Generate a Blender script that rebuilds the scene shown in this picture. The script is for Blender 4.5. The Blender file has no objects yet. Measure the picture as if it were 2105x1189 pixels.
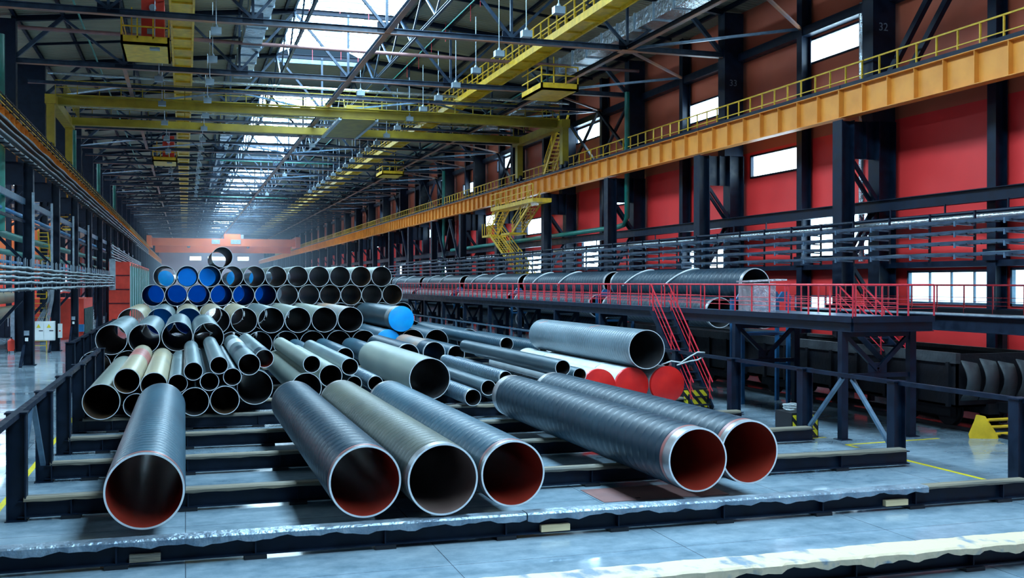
import bpy, math, random
from math import sin, cos, pi, atan, radians, hypot, sqrt
from mathutils import Vector, Matrix
random.seed(7)
C = bpy.context.scene.collection
# ------------------------------------------------------------------ camera model
F = 2161.0; TH = radians(17.28); PT = atan(13.5/2161); H = 4.33; CX = 1052.5; CY = 594.5
fw = (sin(TH)*cos(PT), cos(TH)*cos(PT), -sin(PT)); rt = (cos(TH), -sin(TH), 0)
up = (sin(TH)*sin(PT), cos(TH)*sin(PT), cos(PT))
def ray(px, py):
    a = (px-CX)/F; b = (CY-py)/F
    return [fw[i]+a*rt[i]+b*up[i] for i in range(3)]
def onZ(px, py, z):
    d = ray(px, py); t = (z-H)/d[2]; return Vector((d[0]*t, d[1]*t, z))
def onX(px, py, x):
    d = ray(px, py); t = x/d[0]; return Vector((x, d[1]*t, H+d[2]*t))
def onY(px, py, y):
    d = ray(px, py); t = y/d[1]; return Vector((d[0]*t, y, H+d[2]*t))
def depth(p): return p[0]*fw[0]+p[1]*fw[1]+(p[2]-H)*fw[2]

cam = bpy.data.cameras.new('camera'); co = bpy.data.objects.new('camera', cam); C.objects.link(co)
co.location = (0, 0, H); co.rotation_euler = (pi/2-PT, 0, -TH)
cam.lens = 36*F/2105; cam.sensor_width = 36; cam.clip_end = 2000; cam.clip_start = .1
bpy.context.scene.camera = co

# ------------------------------------------------------------------ materials
def mat(name, col, rough=.5, metal=0., col2=None, scale=1.5, bump=0., bscale=None, rvar=.0, emit=None, estr=0., spec=None, stretch=None, contrast=(.35, .65), coat=0.):
    m = bpy.data.materials.new(name); m.use_nodes = True; nt = m.node_tree; N = nt.nodes; L = nt.links
    b = N['Principled BSDF']; b.inputs['Base Color'].default_value = (*col, 1)
    b.inputs['Roughness'].default_value = rough; b.inputs['Metallic'].default_value = metal
    if spec is not None: b.inputs['Specular IOR Level'].default_value = spec
    if coat: b.inputs['Coat Weight'].default_value = coat; b.inputs['Coat Roughness'].default_value = .15
    tc = N.new('ShaderNodeTexCoord'); mp = N.new('ShaderNodeMapping'); L.new(tc.outputs['Object'], mp.inputs[0])
    if stretch: mp.inputs['Scale'].default_value = stretch
    nz = N.new('ShaderNodeTexNoise'); nz.inputs['Scale'].default_value = scale; nz.inputs['Detail'].default_value = 5
    L.new(mp.outputs[0], nz.inputs['Vector'])
    c2 = col2 or tuple(c*.7 for c in col)
    cr = N.new('ShaderNodeValToRGB'); cr.color_ramp.elements[0].position = contrast[0]; cr.color_ramp.elements[1].position = contrast[1]
    cr.color_ramp.elements[0].color = (*c2, 1); cr.color_ramp.elements[1].color = (*col, 1)
    L.new(nz.outputs['Fac'], cr.inputs[0]); L.new(cr.outputs[0], b.inputs['Base Color'])
    if rvar:
        mr = N.new('ShaderNodeMapRange'); mr.inputs[1].default_value = .3; mr.inputs[2].default_value = .7
        mr.inputs[3].default_value = max(.02, rough-rvar); mr.inputs[4].default_value = rough+rvar
        L.new(nz.outputs['Fac'], mr.inputs[0]); L.new(mr.outputs[0], b.inputs['Roughness'])
    if bump:
        n2 = N.new('ShaderNodeTexNoise'); n2.inputs['Scale'].default_value = bscale or scale*4; L.new(mp.outputs[0], n2.inputs['Vector'])
        bp = N.new('ShaderNodeBump'); bp.inputs['Strength'].default_value = bump; bp.inputs['Distance'].default_value = .05
        L.new(n2.outputs['Fac'], bp.inputs['Height']); L.new(bp.outputs[0], b.inputs['Normal'])
    if emit:
        b.inputs['Emission Color'].default_value = (*emit, 1); b.inputs['Emission Strength'].default_value = estr
    return m

def spiral_mat(name, col, col2, pitch=.3, rough=.38, metal=.0, strength=.5, spec=.6, streak=0.0):
    """tape-wrapped pipe coating: a helical ridge round the local Y axis"""
    m = mat(name, col, rough, metal, col2, scale=1.2, spec=spec, stretch=(1, .35, 1), contrast=(.3, .7))
    nt = m.node_tree; N = nt.nodes; L = nt.links; b = N['Principled BSDF']
    tc = N.new('ShaderNodeTexCoord'); sx = N.new('ShaderNodeSeparateXYZ'); L.new(tc.outputs['Object'], sx.inputs[0])
    def math(op, a, c=None, v=None):
        n = N.new('ShaderNodeMath'); n.operation = op
        if hasattr(a, 'links'): L.new(a, n.inputs[0])
        else: n.inputs[0].default_value = a
        if c is not None:
            if hasattr(c, 'links'): L.new(c, n.inputs[1])
            else: n.inputs[1].default_value = c
        return n.outputs[0]
    an = math('DIVIDE', math('ARCTAN2', sx.outputs['Z'], sx.outputs['X']), 2*pi)
    t = math('FRACT', math('ADD', math('DIVIDE', sx.outputs['Y'], pitch), an))
    tri = math('ABSOLUTE', math('SUBTRACT', t, .5))          # .5 at the seam, 0 mid-tape
    nz = N.new('ShaderNodeTexNoise'); nz.inputs['Scale'].default_value = 2.2
    L.new(tc.outputs['Object'], nz.inputs['Vector'])
    h = math('ADD', math('POWER', math('MULTIPLY', tri, 2), 3.0), math('MULTIPLY', nz.outputs['Fac'], .12))
    bp = N.new('ShaderNodeBump'); bp.inputs['Strength'].default_value = strength; bp.inputs['Distance'].default_value = .02
    L.new(h, bp.inputs['Height']); L.new(bp.outputs[0], b.inputs['Normal'])
    mr = N.new('ShaderNodeMapRange'); mr.inputs[1].default_value = 0; mr.inputs[2].default_value = .5
    mr.inputs[3].default_value = rough+.12; mr.inputs[4].default_value = rough-.10
    L.new(tri, mr.inputs[0]); L.new(mr.outputs[0], b.inputs['Roughness'])
    return m

M = {}
M['dark'] = mat('dark_blue_steel_paint', (.0035, .012, .030), .45, .0, (.0015, .006, .016), 3, rvar=.1, spec=.24)
M['black'] = mat('black_steel', (.004, .007, .013), .5, .0, None, 3)
M['greysteel'] = mat('grey_steel_paint', (.10, .18, .26), .35, .2, (.055, .10, .16), 3, spec=.6)
M['lightsteel'] = mat('light_galvanised_steel', (.42, .52, .6), .35, .5, (.28, .36, .42), 5)
M['chord'] = mat('truss_chord_paint', (.03, .06, .10), .4, .1, (.01, .022, .045), 2.5)
M['chordrust'] = mat('primer_orange_flange', (.42, .16, .06), .5, .0, (.13, .11, .13), .5, stretch=(.6, .6, .6))
M['yellow'] = mat('yellow_paint', (.84, .53, .02), .45, .0, (.60, .37, .012), 2.5)
M['yellow_shaded'] = mat('crane_yellow_shade_tone', (.34, .25, .012), .5, .0, (.24, .175, .01), 1.5)  # crane yellow darkened, the shade it hangs in is part of the colour
M['girder'] = mat('orange_yellow_girder_paint', (.80, .31, .04), .5, .0, (.68, .25, .03), 1.2)
M['orange'] = mat('orange_crane_paint', (.85, .17, .03), .5, .0, (.7, .13, .03), .3)
M['redrail'] = mat('red_handrail_paint', (.72, .035, .055), .35, .0, (.5, .02, .035), 3)
M['redwall'] = mat('red_cladding', (.84, .042, .040), .5, .0, (.70, .032, .033), .35, rvar=.08)
M['redwall_shaded'] = mat('red_cladding_upper_shade', (.55, .125, .06), .5, .0, (.44, .095, .05), .35, rvar=.08)  # red cladding higher up, its different lighting painted into the colour
M['redbox'] = mat('red_cabinet_paint', (.72, .05, .025), .5, .0, (.6, .04, .02), 2)
M['green'] = mat('green_pipe_paint', (.01, .22, .17), .35, .0, (.01, .15, .12), 2)
M['bluepipe'] = mat('blue_pipe_paint', (.03, .22, .48), .35, .0, None, 2)
M['bluecradle'] = mat('blue_cradle_paint', (.012, .10, .24), .4, .0, None, 3)
M['cap_blue'] = mat('blue_plastic_cap', (.0, .42, .95), .35, .0, (.0, .34, .90), 2.0, bump=.15, bscale=4)
M['cap_film'] = mat('translucent_blue_film', (.0, .30, .95), .35, .0, (.0, .22, .8), 2.0)
_t = M['cap_film'].node_tree; _tr = _t.nodes.new('ShaderNodeBsdfTranslucent'); _tr.inputs[0].default_value = (.01, .24, .85, 1); _mx = _t.nodes.new('ShaderNodeMixShader'); _mx.inputs[0].default_value = .75
_t.links.new(_t.nodes['Principled BSDF'].outputs[0], _mx.inputs[1]); _t.links.new(_tr.outputs[0], _mx.inputs[2]); _t.links.new(_mx.outputs[0], _t.nodes['Material Output'].inputs['Surface'])
M['cap_film2'] = M['cap_film'].copy(); M['cap_film2'].name = 'dark_blue_film'
for _n in M['cap_film2'].node_tree.nodes:
    if _n.type == 'BSDF_TRANSLUCENT': _n.inputs[0].default_value = (.0, .07, .42, 1)
M['cap_red'] = mat('red_plastic_cap', (.75, .02, .015), .32, .0, (.6, .012, .012), 2.0, bump=.15, bscale=3)
M['white_coat'] = mat('white_coating', (.62, .68, .70), .4, .0, (.45, .52, .56), 1.0)
M['steel_rim'] = mat('bare_cut_steel', (.86, .92, .95), .35, .25, (.70, .78, .83), 5)
M['steel_band'] = mat('bare_steel_end', (.50, .53, .56), .32, .6, (.26, .22, .22), 2.5)
M['red_in'] = mat('red_brown_lining', (.34, .035, .02), .32, .0, (.26, .025, .015), 1.5, spec=.5)
M['primer'] = mat('red_primer_ring', (.42, .10, .08), .4, .1, (.22, .10, .10), 2)
M['grey_in'] = mat('grey_brown_primer_lining', (.22, .15, .13), .45, .0, (.16, .1, .09), 1.5)
M['dark_in'] = mat('dark_bare_bore', (.06, .065, .075), .5, .3, (.04, .035, .035), 2)
M['rust_in'] = mat('rusty_bore', (.16, .09, .04), .55, .3, (.07, .05, .04), 2)
M['blue_in'] = mat('blue_film_in_bore', (.01, .04, .35), .3, .0, (.005, .02, .2), 2)
M['co_blue'] = spiral_mat('blue_black_tape_coating', (.030, .090, .132), (.016, .050, .080), .3, .42, strength=.35, spec=.4)
M['co_blue2'] = spiral_mat('dark_blue_tape_coating', (.011, .038, .060), (.006, .021, .037), .36, .42, strength=.38, spec=.28)
M['co_olive'] = spiral_mat('olive_grey_tape_coating', (.10, .11, .085), (.045, .055, .05), .25, .46, strength=.35, spec=.4)
M['co_grey'] = spiral_mat('silver_grey_tape_coating', (.15, .22, .265), (.085, .13, .16), .2, .36, strength=.6)
M['co_ribbed'] = spiral_mat('grey_blue_ribbed_coating', (.10, .17, .23), (.05, .09, .13), .24, .33, strength=.8)
M['b_grey'] = mat('blue_grey_mill_steel', (.18, .255, .275), .42, .25, (.10, .155, .175), 1.3, rvar=.08, stretch=(1, .4, 1))
M['b_tan'] = mat('tan_rusty_mill_steel', (.42, .36, .24), .45, .15, (.30, .28, .22), 1.2, stretch=(1, .4, 1))
M['b_yel'] = mat('yellowish_mill_steel', (.46, .40, .26), .42, .15, (.34, .32, .24), 1.2, stretch=(1, .4, 1))
M['b_dull'] = mat('dull_green_grey_steel', (.27, .31, .27), .45, .15, (.20, .245, .225), 1.0, stretch=(1, .4, 1))
M['b_dark'] = mat('dark_blue_steel', (.055, .105, .135), .38, .3, (.028, .06, .085), 1.5, stretch=(1, .4, 1))
M['b_rust'] = mat('rust_streaked_steel', (.42, .25, .16), .48, .15, (.20, .24, .26), .8, stretch=(1, .5, 1))
M['b_red'] = mat('faded_red_band', (.48, .17, .15), .48, .1, None, 1.5)
M['wood'] = mat('rough_timber', (.21, .18, .125), .7, .0, (.07, .075, .07), 1.5, bump=.5, bscale=9, stretch=(.3, 3, 3))
M['fresh_wood'] = mat('fresh_timber', (.78, .62, .36), .65, .0, (.6, .46, .26), 3, stretch=(.3, 3, 3))
M['sheet'] = mat('crumpled_sheet_metal', (.36, .45, .53), .42, .6, (.16, .22, .29), 2.2, bump=.9, bscale=9)
M['canvas'] = mat('worn_conveyor_canvas', (.56, .45, .31), .6, .0, (.16, .22, .28), 2.6, bump=.5, bscale=6, stretch=(1, .6, 1), contrast=(.36, .46))
M['white'] = mat('white_enamel', (.75, .8, .78), .4, .0, (.7, .75, .73), 2)
M['glass_teal'] = mat('teal_glazing', (.1, .3, .32), .38, .0, None, 1)
M['cable'] = mat('grey_cable_sheath', (.13, .19, .22), .5, .0, (.04, .06, .08), 2, stretch=(1, .3, 1))
M['cable_light'] = mat('pale_cable_sheath', (.33, .42, .46), .5, .0, (.18, .24, .28), 2)
M['silver'] = mat('foil_insulation', (.66, .74, .8), .25, .85, (.45, .5, .55), 3, bump=.7, bscale=5)
M['rubber'] = mat('black_rubber', (.01, .011, .013), .7)
M['rope'] = mat('white_rope', (.6, .66, .68), .8, .0, None, 8)
M['strap'] = mat('white_strap', (.7, .76, .8), .5)
M['gondola'] = mat('black_wagon_steel', (.005, .007, .012), .6, .0, (.009, .008, .010), 1.5, bump=.3, spec=.2)
M['tarp'] = mat('grey_brown_wagon_rim', (.035, .042, .048), .6, .0, (.015, .017, .022), 1.5, bump=.4)
M['paint_yel'] = mat('yellow_floor_paint', (.75, .62, .02), .4, .0, (.6, .5, .02), 4)
M['hatch'] = mat('rusty_floor_plate', (.28, .14, .13), .4, .2, (.2, .11, .11), 2)
M['deckroof'] = mat('cream_roof_deck', (.27, .25, .17), .6, .0, (.215, .21, .155), .5)
M['number'] = mat('number_paint', (.2, .27, .34), .5)
M['hazard_k'] = mat('hazard_black', (.01, .012, .015), .5)
M['lamp'] = mat('lamp_housing', (.22, .29, .34), .35, .3)
M['skyglow'] = mat('daylit_skylight_sheet', (.8, .85, .9), .5, .0, None, 1, emit=(.54, .81, 1.0), estr=17.0)
M['winglow'] = mat('daylit_window_pane', (.8, .85, .9), .3, .0, None, 1, emit=(.54, .81, 1.0), estr=11.0)
M['winglow2'] = mat('milky_daylit_window_pane', (.7, .8, .85), .3, .0, None, 1, emit=(.50, .84, 1.0), estr=2.6)

def floor_mat():
    m = mat('polished_concrete', (.36, .45, .48), .2, .0, (.20, .27, .31), .22, contrast=(.3, .7), spec=.5)
    nt = m.node_tree; N = nt.nodes; L = nt.links; b = N['Principled BSDF']
    tc = N.new('ShaderNodeTexCoord')
    def noise(s, d=6, st=None):
        n = N.new('ShaderNodeTexNoise'); n.inputs['Scale'].default_value = s; n.inputs['Detail'].default_value = d; n.inputs['Roughness'].default_value = .65
        if st:
            mp = N.new('ShaderNodeMapping'); mp.inputs['Scale'].default_value = st; L.new(tc.outputs['Object'], mp.inputs[0]); L.new(mp.outputs[0], n.inputs['Vector'])
        else: L.new(tc.outputs['Object'], n.inputs['Vector'])
        return n
    n1 = noise(.5, 8, (.5, 1.4, 1)); n2 = noise(2.6, 8)
    mr = N.new('ShaderNodeMapRange'); mr.inputs[1].default_value = .35; mr.inputs[2].default_value = .68; mr.inputs[3].default_value = .04; mr.inputs[4].default_value = .22
    L.new(n1.outputs['Fac'], mr.inputs[0]); L.new(mr.outputs[0], b.inputs['Roughness'])
    # base colour: two noises and joint lines
    cr = N.new('ShaderNodeValToRGB'); cr.color_ramp.elements[0].position = .3; cr.color_ramp.elements[1].position = .72
    cr.color_ramp.elements[0].color = (.07, .135, .19, 1); cr.color_ramp.elements[1].color = (.36, .46, .53, 1)
    mx = N.new('ShaderNodeMix'); mx.data_type = 'FLOAT'; mx.inputs[0].default_value = .4
    L.new(n1.outputs['Fac'], mx.inputs[2]); L.new(n2.outputs['Fac'], mx.inputs[3]); L.new(mx.outputs[0], cr.inputs[0])
    br = N.new('ShaderNodeTexBrick'); br.offset = 0; br.inputs['Scale'].default_value = 1; br.inputs['Brick Width'].default_value = 3.9; br.inputs['Row Height'].default_value = 3.9
    br.inputs['Mortar Size'].default_value = .008; br.inputs['Color1'].default_value = (1, 1, 1, 1); br.inputs['Color2'].default_value = (1, 1, 1, 1); br.inputs['Mortar'].default_value = (.35, .35, .38, 1)
    L.new(tc.outputs['Object'], br.inputs['Vector'])
    mm = N.new('ShaderNodeMix'); mm.data_type = 'RGBA'; mm.blend_type = 'MULTIPLY'; mm.inputs[0].default_value = 1
    L.new(cr.outputs[0], mm.inputs[6]); L.new(br.outputs['Color'], mm.inputs[7]); L.new(mm.outputs[2], b.inputs['Base Color'])
    return m
M['floor'] = floor_mat()

# ------------------------------------------------------------------ mesh builder
class MB:
    def __init__(s): s.v = []; s.f = []; s.m = []; s.sm = []
    def _add(s, vs, fs, mi=0, smooth=False):
        o = len(s.v); s.v += [tuple(x) for x in vs]
        for f in fs: s.f.append([i+o for i in f]); s.m.append(mi); s.sm.append(smooth)
    def box(s, x0, x1, y0, y1, z0, z1, mi=0):
        vs = [(x, y, z) for x in (x0, x1) for y in (y0, y1) for z in (z0, z1)]
        s._add(vs, [(0, 1, 3, 2), (4, 6, 7, 5), (0, 4, 5, 1), (2, 3, 7, 6), (0, 2, 6, 4), (1, 5, 7, 3)], mi); return s
    def bar(s, p, q, w, h, mi=0, upv=(0, 0, 1)):
        p = Vector(p); q = Vector(q); d = (q-p).normalized(); u = Vector(upv)
        if abs(d.dot(u)) > .98: u = Vector((0, 1, 0))
        r = d.cross(u).normalized(); u = r.cross(d).normalized()
        vs = [e+r*a*w/2+u*b*h/2 for e in (p, q) for a in (-1, 1) for b in (-1, 1)]
        s._add(vs, [(0, 1, 3, 2), (4, 6, 7, 5), (0, 4, 5, 1), (2, 3, 7, 6), (0, 2, 6, 4), (1, 5, 7, 3)], mi); return s
    def ibar(s, p, q, w, h, t=.02, mi=0, upv=(0, 0, 1)):
        p = Vector(p); q = Vector(q); d = (q-p).normalized(); u = Vector(upv)
        if abs(d.dot(u)) > .98: u = Vector((0, 1, 0))
        r = d.cross(u).normalized(); u = r.cross(d).normalized()
        s.bar(p, q, t, h-2*t, mi, u); o = u*(h/2-t/2)
        s.bar(p+o, q+o, w, t, mi, u); s.bar(p-o, q-o, w, t, mi, u); return s
    def tube(s, p, q, r, n=10, mi=0, cap=True, r2=None):
        p = Vector(p); q = Vector(q); d = (q-p).normalized(); u = Vector((0, 0, 1))
        if abs(d.dot(u)) > .98: u = Vector((1, 0, 0))
        a = d.cross(u).normalized(); b = a.cross(d); r2 = r2 or r
        vs = [p+(a*cos(2*pi*i/n)+b*sin(2*pi*i/n))*r for i in range(n)]+[q+(a*cos(2*pi*i/n)+b*sin(2*pi*i/n))*r2 for i in range(n)]
        s._add(vs, [(i, (i+1) % n, n+(i+1) % n, n+i) for i in range(n)], mi, True)
        if cap:
            s._add(vs[:n], [tuple(range(n))], mi); s._add(vs[n:], [tuple(range(n))], mi)
        return s
    def path(s, pts, r, n=8, mi=0):
        pts = [Vector(p) for p in pts]; rings = []
        for i, p in enumerate(pts):
            d = (pts[min(i+1, len(pts)-1)]-pts[max(i-1, 0)]).normalized(); u = Vector((0, 0, 1))
            if abs(d.dot(u)) > .95: u = Vector((1, 0, 0))
            a = d.cross(u).normalized(); b = a.cross(d)
            rings.append([p+(a*cos(2*pi*k/n)+b*sin(2*pi*k/n))*r for k in range(n)])
        vs = [v for g in rings for v in g]
        fs = [(i*n+k, i*n+(k+1) % n, (i+1)*n+(k+1) % n, (i+1)*n+k) for i in range(len(pts)-1) for k in range(n)]
        s._add(vs, fs, mi, True); return s
    def cyl(s, r, y0, y1, n, mi=0, inward=False, seg=1):
        for g in range(seg):
            a0 = y0+(y1-y0)*g/seg; a1 = y0+(y1-y0)*(g+1)/seg
            vs = [(r*cos(2*pi*i/n), a0, r*sin(2*pi*i/n)) for i in range(n)]+[(r*cos(2*pi*i/n), a1, r*sin(2*pi*i/n)) for i in range(n)]
            s._add(vs, [(i, (i+1) % n, n+(i+1) % n, n+i) if inward else (i, n+i, n+(i+1) % n, (i+1) % n) for i in range(n)], mi, True)
        return s
    def annulus(s, r0, r1, y, n, mi=0, dy=0):
        vs = [(r0*cos(2*pi*i/n), y, r0*sin(2*pi*i/n)) for i in range(n)]+[(r1*cos(2*pi*i/n), y+dy, r1*sin(2*pi*i/n)) for i in range(n)]
        s._add(vs, [(i, (i+1) % n, n+(i+1) % n, n+i) for i in range(n)], mi); return s
    def dome(s, r, y, bul, n, mi=0):
        vs = [(0, y-bul, 0)]; fs = []
        for k in range(1, 5):
            rr = r*k/4; yy = y-bul*(1-(k/4)**2)
            vs += [(rr*cos(2*pi*i/n), yy, rr*sin(2*pi*i/n)) for i in range(n)]
        for i in range(n): fs.append((0, 1+(i+1) % n, 1+i))
        for k in range(3):
            for i in range(n): fs.append((1+k*n+i, 1+k*n+(i+1) % n, 1+(k+1)*n+(i+1) % n, 1+(k+1)*n+i))
        s._add(vs, fs, mi, True); return s
    def build(s, name, mats, parent=None, local=False):
        """vertices are in world space; with a parent they are re-based on its location unless local"""
        me = bpy.data.meshes.new(name)
        o = Vector((0, 0, 0))
        if parent is not None and not local: o = wloc(parent)
        me.from_pydata([(v[0]-o[0], v[1]-o[1], v[2]-o[2]) for v in s.v], [], s.f)
        if not isinstance(mats, (list, tuple)): mats = [mats]
        for m in mats: me.materials.append(m)
        me.polygons.foreach_set('material_index', s.m); me.polygons.foreach_set('use_smooth', s.sm)
        me.update()
        ob = bpy.data.objects.new(name, me); C.objects.link(ob)
        if parent is not None: ob.parent = parent
        return ob
def wloc(o):
    l = Vector(o.location)
    while o.parent: o = o.parent; l += o.location
    return l
def tag(o, label, cat, group=None, kind=None):
    o['label'] = label; o['category'] = cat
    if group: o['group'] = group
    if kind: o['kind'] = kind
    return o
def thing(name, label, cat, loc, group=None):
    o = bpy.data.objects.new(name, None); C.objects.link(o); o.location = loc; o.empty_display_size = .2
    return tag(o, label, cat, group)
def struct(name, mb, m, parent=None):
    o = mb.build(name, m, parent)
    if parent is None: o['kind'] = 'structure'
    return o
def copy_tree(src, loc, label=None, group=None):
    r = src.copy(); C.objects.link(r); r.location = loc
    if label: r['label'] = label
    if group: r['group'] = group
    for ch in list(src.children):
        c = ch.copy(); C.objects.link(c); c.parent = r
        for g in list(ch.children):
            d = g.copy(); C.objects.link(d); d.parent = c
    return r
ORD = ['first', 'second', 'third', 'fourth', 'fifth', 'sixth', 'seventh', 'eighth', 'ninth', 'tenth', 'eleventh', 'twelfth', 'thirteenth', 'fourteenth', 'fifteenth', 'sixteenth', 'seventeenth', 'eighteenth', 'nineteenth', 'twentieth'] + ['twenty-'+x for x in ['first', 'second', 'third', 'fourth', 'fifth', 'sixth', 'seventh', 'eighth', 'ninth']]+['thirtieth']+['thirty-'+x for x in ['first', 'second', 'third', 'fourth', 'fifth', 'sixth', 'seventh', 'eighth', 'ninth']]

# ================================================================== SETTING
fl = MB(); fl.box(-36, 27.6, -6, 392, -.2, 0); struct('floor', fl, M['floor'])
WX = 27.4
# windows in the right wall: (y0, y1, z0, z1, frosted)
WIN = [(36.6, 42.4, 14.3, 15.45, 0), (49.3, 54.85, 13.25, 14.4, 0), (66.6, 72.2, 14.4, 15.5, 0), (86.8, 92.5, 14.4, 15.5, 0), (99.4, 105, 13.3, 14.4, 0),
       (42.6, 47.3, 9.58, 10.75, 0), (61.2, 64.9, 9.4, 10.55, 0), (78.4, 83.9, 8.25, 9.6, 0), (92.4, 97.1, 9.6, 10.7, 0),
       (37.2, 42.8, 5.45, 7.3, 0), (49.5, 54.9, 4.7, 6.3, 0), (66.5, 71, 5.2, 7.3, 0), (78.5, 84, 5.0, 6.6, 0),
       (18, 22.4, 3.5, 4.85, 1), (23.2, 29.7, 3.5, 4.85, 1), (30.35, 35.15, 3.5, 4.8, 1), (38.6, 43.2, 3.05, 3.75, 1),
       (6, 14, 9.6, 11, 0), (18, 24, 13.5, 15, 0), (-2, 12, 3.5, 5.2, 1)]
rw = random.Random(3)
y = 112
while y < 370:
    WIN.append((y, y+4.6, 14.4-rw.choice([0, 1.1]), 0, 0)); WIN[-1] = WIN[-1][:3]+(WIN[-1][2]+1.1, 0)
    if rw.random() < .6: WIN.append((y+5, y+9.6, 9.5, 10.6, 0))
    if rw.random() < .7: WIN.append((y-.5, y+4.6, 5.2, 6.8, 0))
    y += rw.choice([12, 12, 24])
def wall_grid(mb, wins, a0, a1, z0, z1, put, zsplit=None):
    ys = sorted({a0, a1, *[w[0] for w in wins], *[w[1] for w in wins]}); zs = sorted({z0, z1, *[w[2] for w in wins], *[w[3] for w in wins], *([zsplit] if zsplit else [])})
    for i in range(len(ys)-1):
        for j in range(len(zs)-1):
            cy = (ys[i]+ys[i+1])/2; cz = (zs[j]+zs[j+1])/2
            if any(w[0] < cy < w[1] and w[2] < cz < w[3] for w in wins): continue
            put(mb, ys[i], ys[i+1], zs[j], zs[j+1], 1 if (zsplit and cz > zsplit) else 0)
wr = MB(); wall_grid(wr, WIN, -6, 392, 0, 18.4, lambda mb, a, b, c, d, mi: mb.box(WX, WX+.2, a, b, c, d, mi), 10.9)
struct('wall_right', wr, [M['redwall'], M['redwall_shaded']])
for i, (a, b, c, d, fr) in enumerate(WIN):
    f = MB(); w = .09
    f.box(WX-.06, WX+.12, a, b, c, c+w).box(WX-.06, WX+.12, a, b, d-w, d).box(WX-.06, WX+.12, a, a+w, c, d).box(WX-.06, WX+.12, b-w, b, c, d)
    if fr:
        n = max(2, round((b-a)/1.3))
        for k in range(1, n): f.box(WX+.02, WX+.10, a+(b-a)*k/n-.025, a+(b-a)*k/n+.025, c, d)
    wo = struct('window_%d' % (i+1), f, M['dark'] if not fr else M['greysteel'])
    g = MB(); g.box(WX+.1, WX+.12, a+.02, b-.02, c+.02, d-.02); g.build('window_pane', M['winglow2'] if fr else M['winglow'], wo)
# end wall with rows of windows
EY = 380
EW = [(1.5, 5.5, 11.9, 13.4), (7.5, 15.6, 11.9, 13.4), (17.5, 21.5, 11.9, 13.4), (-6, -2.2, 5.6, 7.0), (-1, 3, 5.6, 7), (8, 12, 6.5, 8), (14, 19, 2, 6)]
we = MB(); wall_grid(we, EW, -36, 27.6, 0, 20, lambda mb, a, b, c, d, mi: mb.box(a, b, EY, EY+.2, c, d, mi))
struct('wall_end', we, [mat('end_cladding_haze_tint', (.5, .20, .22), .5, 0, (.45, .17, .19), .3), M['redwall_shaded']])  # pale pink puts the distant haze into the end wall colour
for i, (a, b, c, d) in enumerate(EW):
    f = MB().box(a, b, EY-.05, EY+.1, c, c+.12).box(a, b, EY-.05, EY+.1, d-.12, d).box(a, a+.12, EY-.05, EY+.1, c, d).box(b-.12, b, EY-.05, EY+.1, c, d)
    wo = struct('window_%d' % (100+i), f, M['dark'])
    MB().box(a+.03, b-.03, EY+.1, EY+.12, c+.03, d-.03).build('window_pane', M['winglow'], wo)
# left wall across the next bay
LX = -33
LW = [(y0, y0+8, 4, 6.2) for y0 in range(60, 360, 24)]+[(y0+10, y0+15, 10, 11.5) for y0 in range(72, 360, 24)]
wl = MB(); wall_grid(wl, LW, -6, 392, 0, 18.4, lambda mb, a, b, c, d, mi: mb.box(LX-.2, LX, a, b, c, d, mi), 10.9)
struct('wall_left', wl, [M['redwall'], M['redwall_shaded']])
for i, (a, b, c, d) in enumerate(LW):
    f = MB().box(LX-.1, LX+.06, a, b, c, c+.12).box(LX-.1, LX+.06, a, b, d-.12, d).box(LX-.1, LX+.06, a, a+.12, c, d).box(LX-.1, LX+.06, b-.12, b, c, d)
    wo = struct('window_%d' % (200+i), f, M['dark'])
    MB().box(LX-.13, LX-.11, a+.03, b-.03, c+.03, d-.03).build('window_pane', M['winglow'], wo)
# roof deck
RZ0, RZ1 = 18.2, 19.8
def rz(x): return RZ1-(RZ1-RZ0)*max(0, abs(x-8.9)-3)/15.5
SKY = [(-6, 74), (86.5, 134), (146, 194), (206, 254), (266, 314), (326, 360)]
rd = MB()
for (xa, xb) in ((-9.6, 5.9), (11.9, 27.6)):
    n = 60
    za, zb = rz(xa), rz(xb)
    rd._add([(xa, -6, za), (xb, -6, zb), (xb, 392, zb), (xa, 392, za), (xa, -6, za+.15), (xb, -6, zb+.15), (xb, 392, zb+.15), (xa, 392, za+.15)],
            [(0, 3, 2, 1), (4, 5, 6, 7), (0, 1, 5, 4), (1, 2, 6, 5), (2, 3, 7, 6), (3, 0, 4, 7)])
ga = [(74, 86.5), (134, 146), (194, 206), (254, 266), (314, 326), (360, 392)]
for a, b in ga: rd.box(5.9, 11.9, a, b, 19.8, 19.95)
rd.box(-33.2, -9.6, -6, 60, 18.2, 18.4).box(-33.2, -9.6, 60, 392, 18.2, 18.4)
m = M['deckroof']; nt = m.node_tree; N_ = nt.nodes; L_ = nt.links
wv = N_.new('ShaderNodeTexWave'); wv.bands_direction = 'Y'; wv.inputs['Scale'].default_value = .9; tcn = N_.new('ShaderNodeTexCoord'); L_.new(tcn.outputs['Object'], wv.inputs['Vector'])
bpn = N_.new('ShaderNodeBump'); bpn.inputs['Distance'].default_value = .08; bpn.inputs['Strength'].default_value = .8; L_.new(wv.outputs['Fac'], bpn.inputs['Height']); L_.new(bpn.outputs[0], N_['Principled BSDF'].inputs['Normal'])
struct('ceiling', rd, M['deckroof'])
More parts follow.
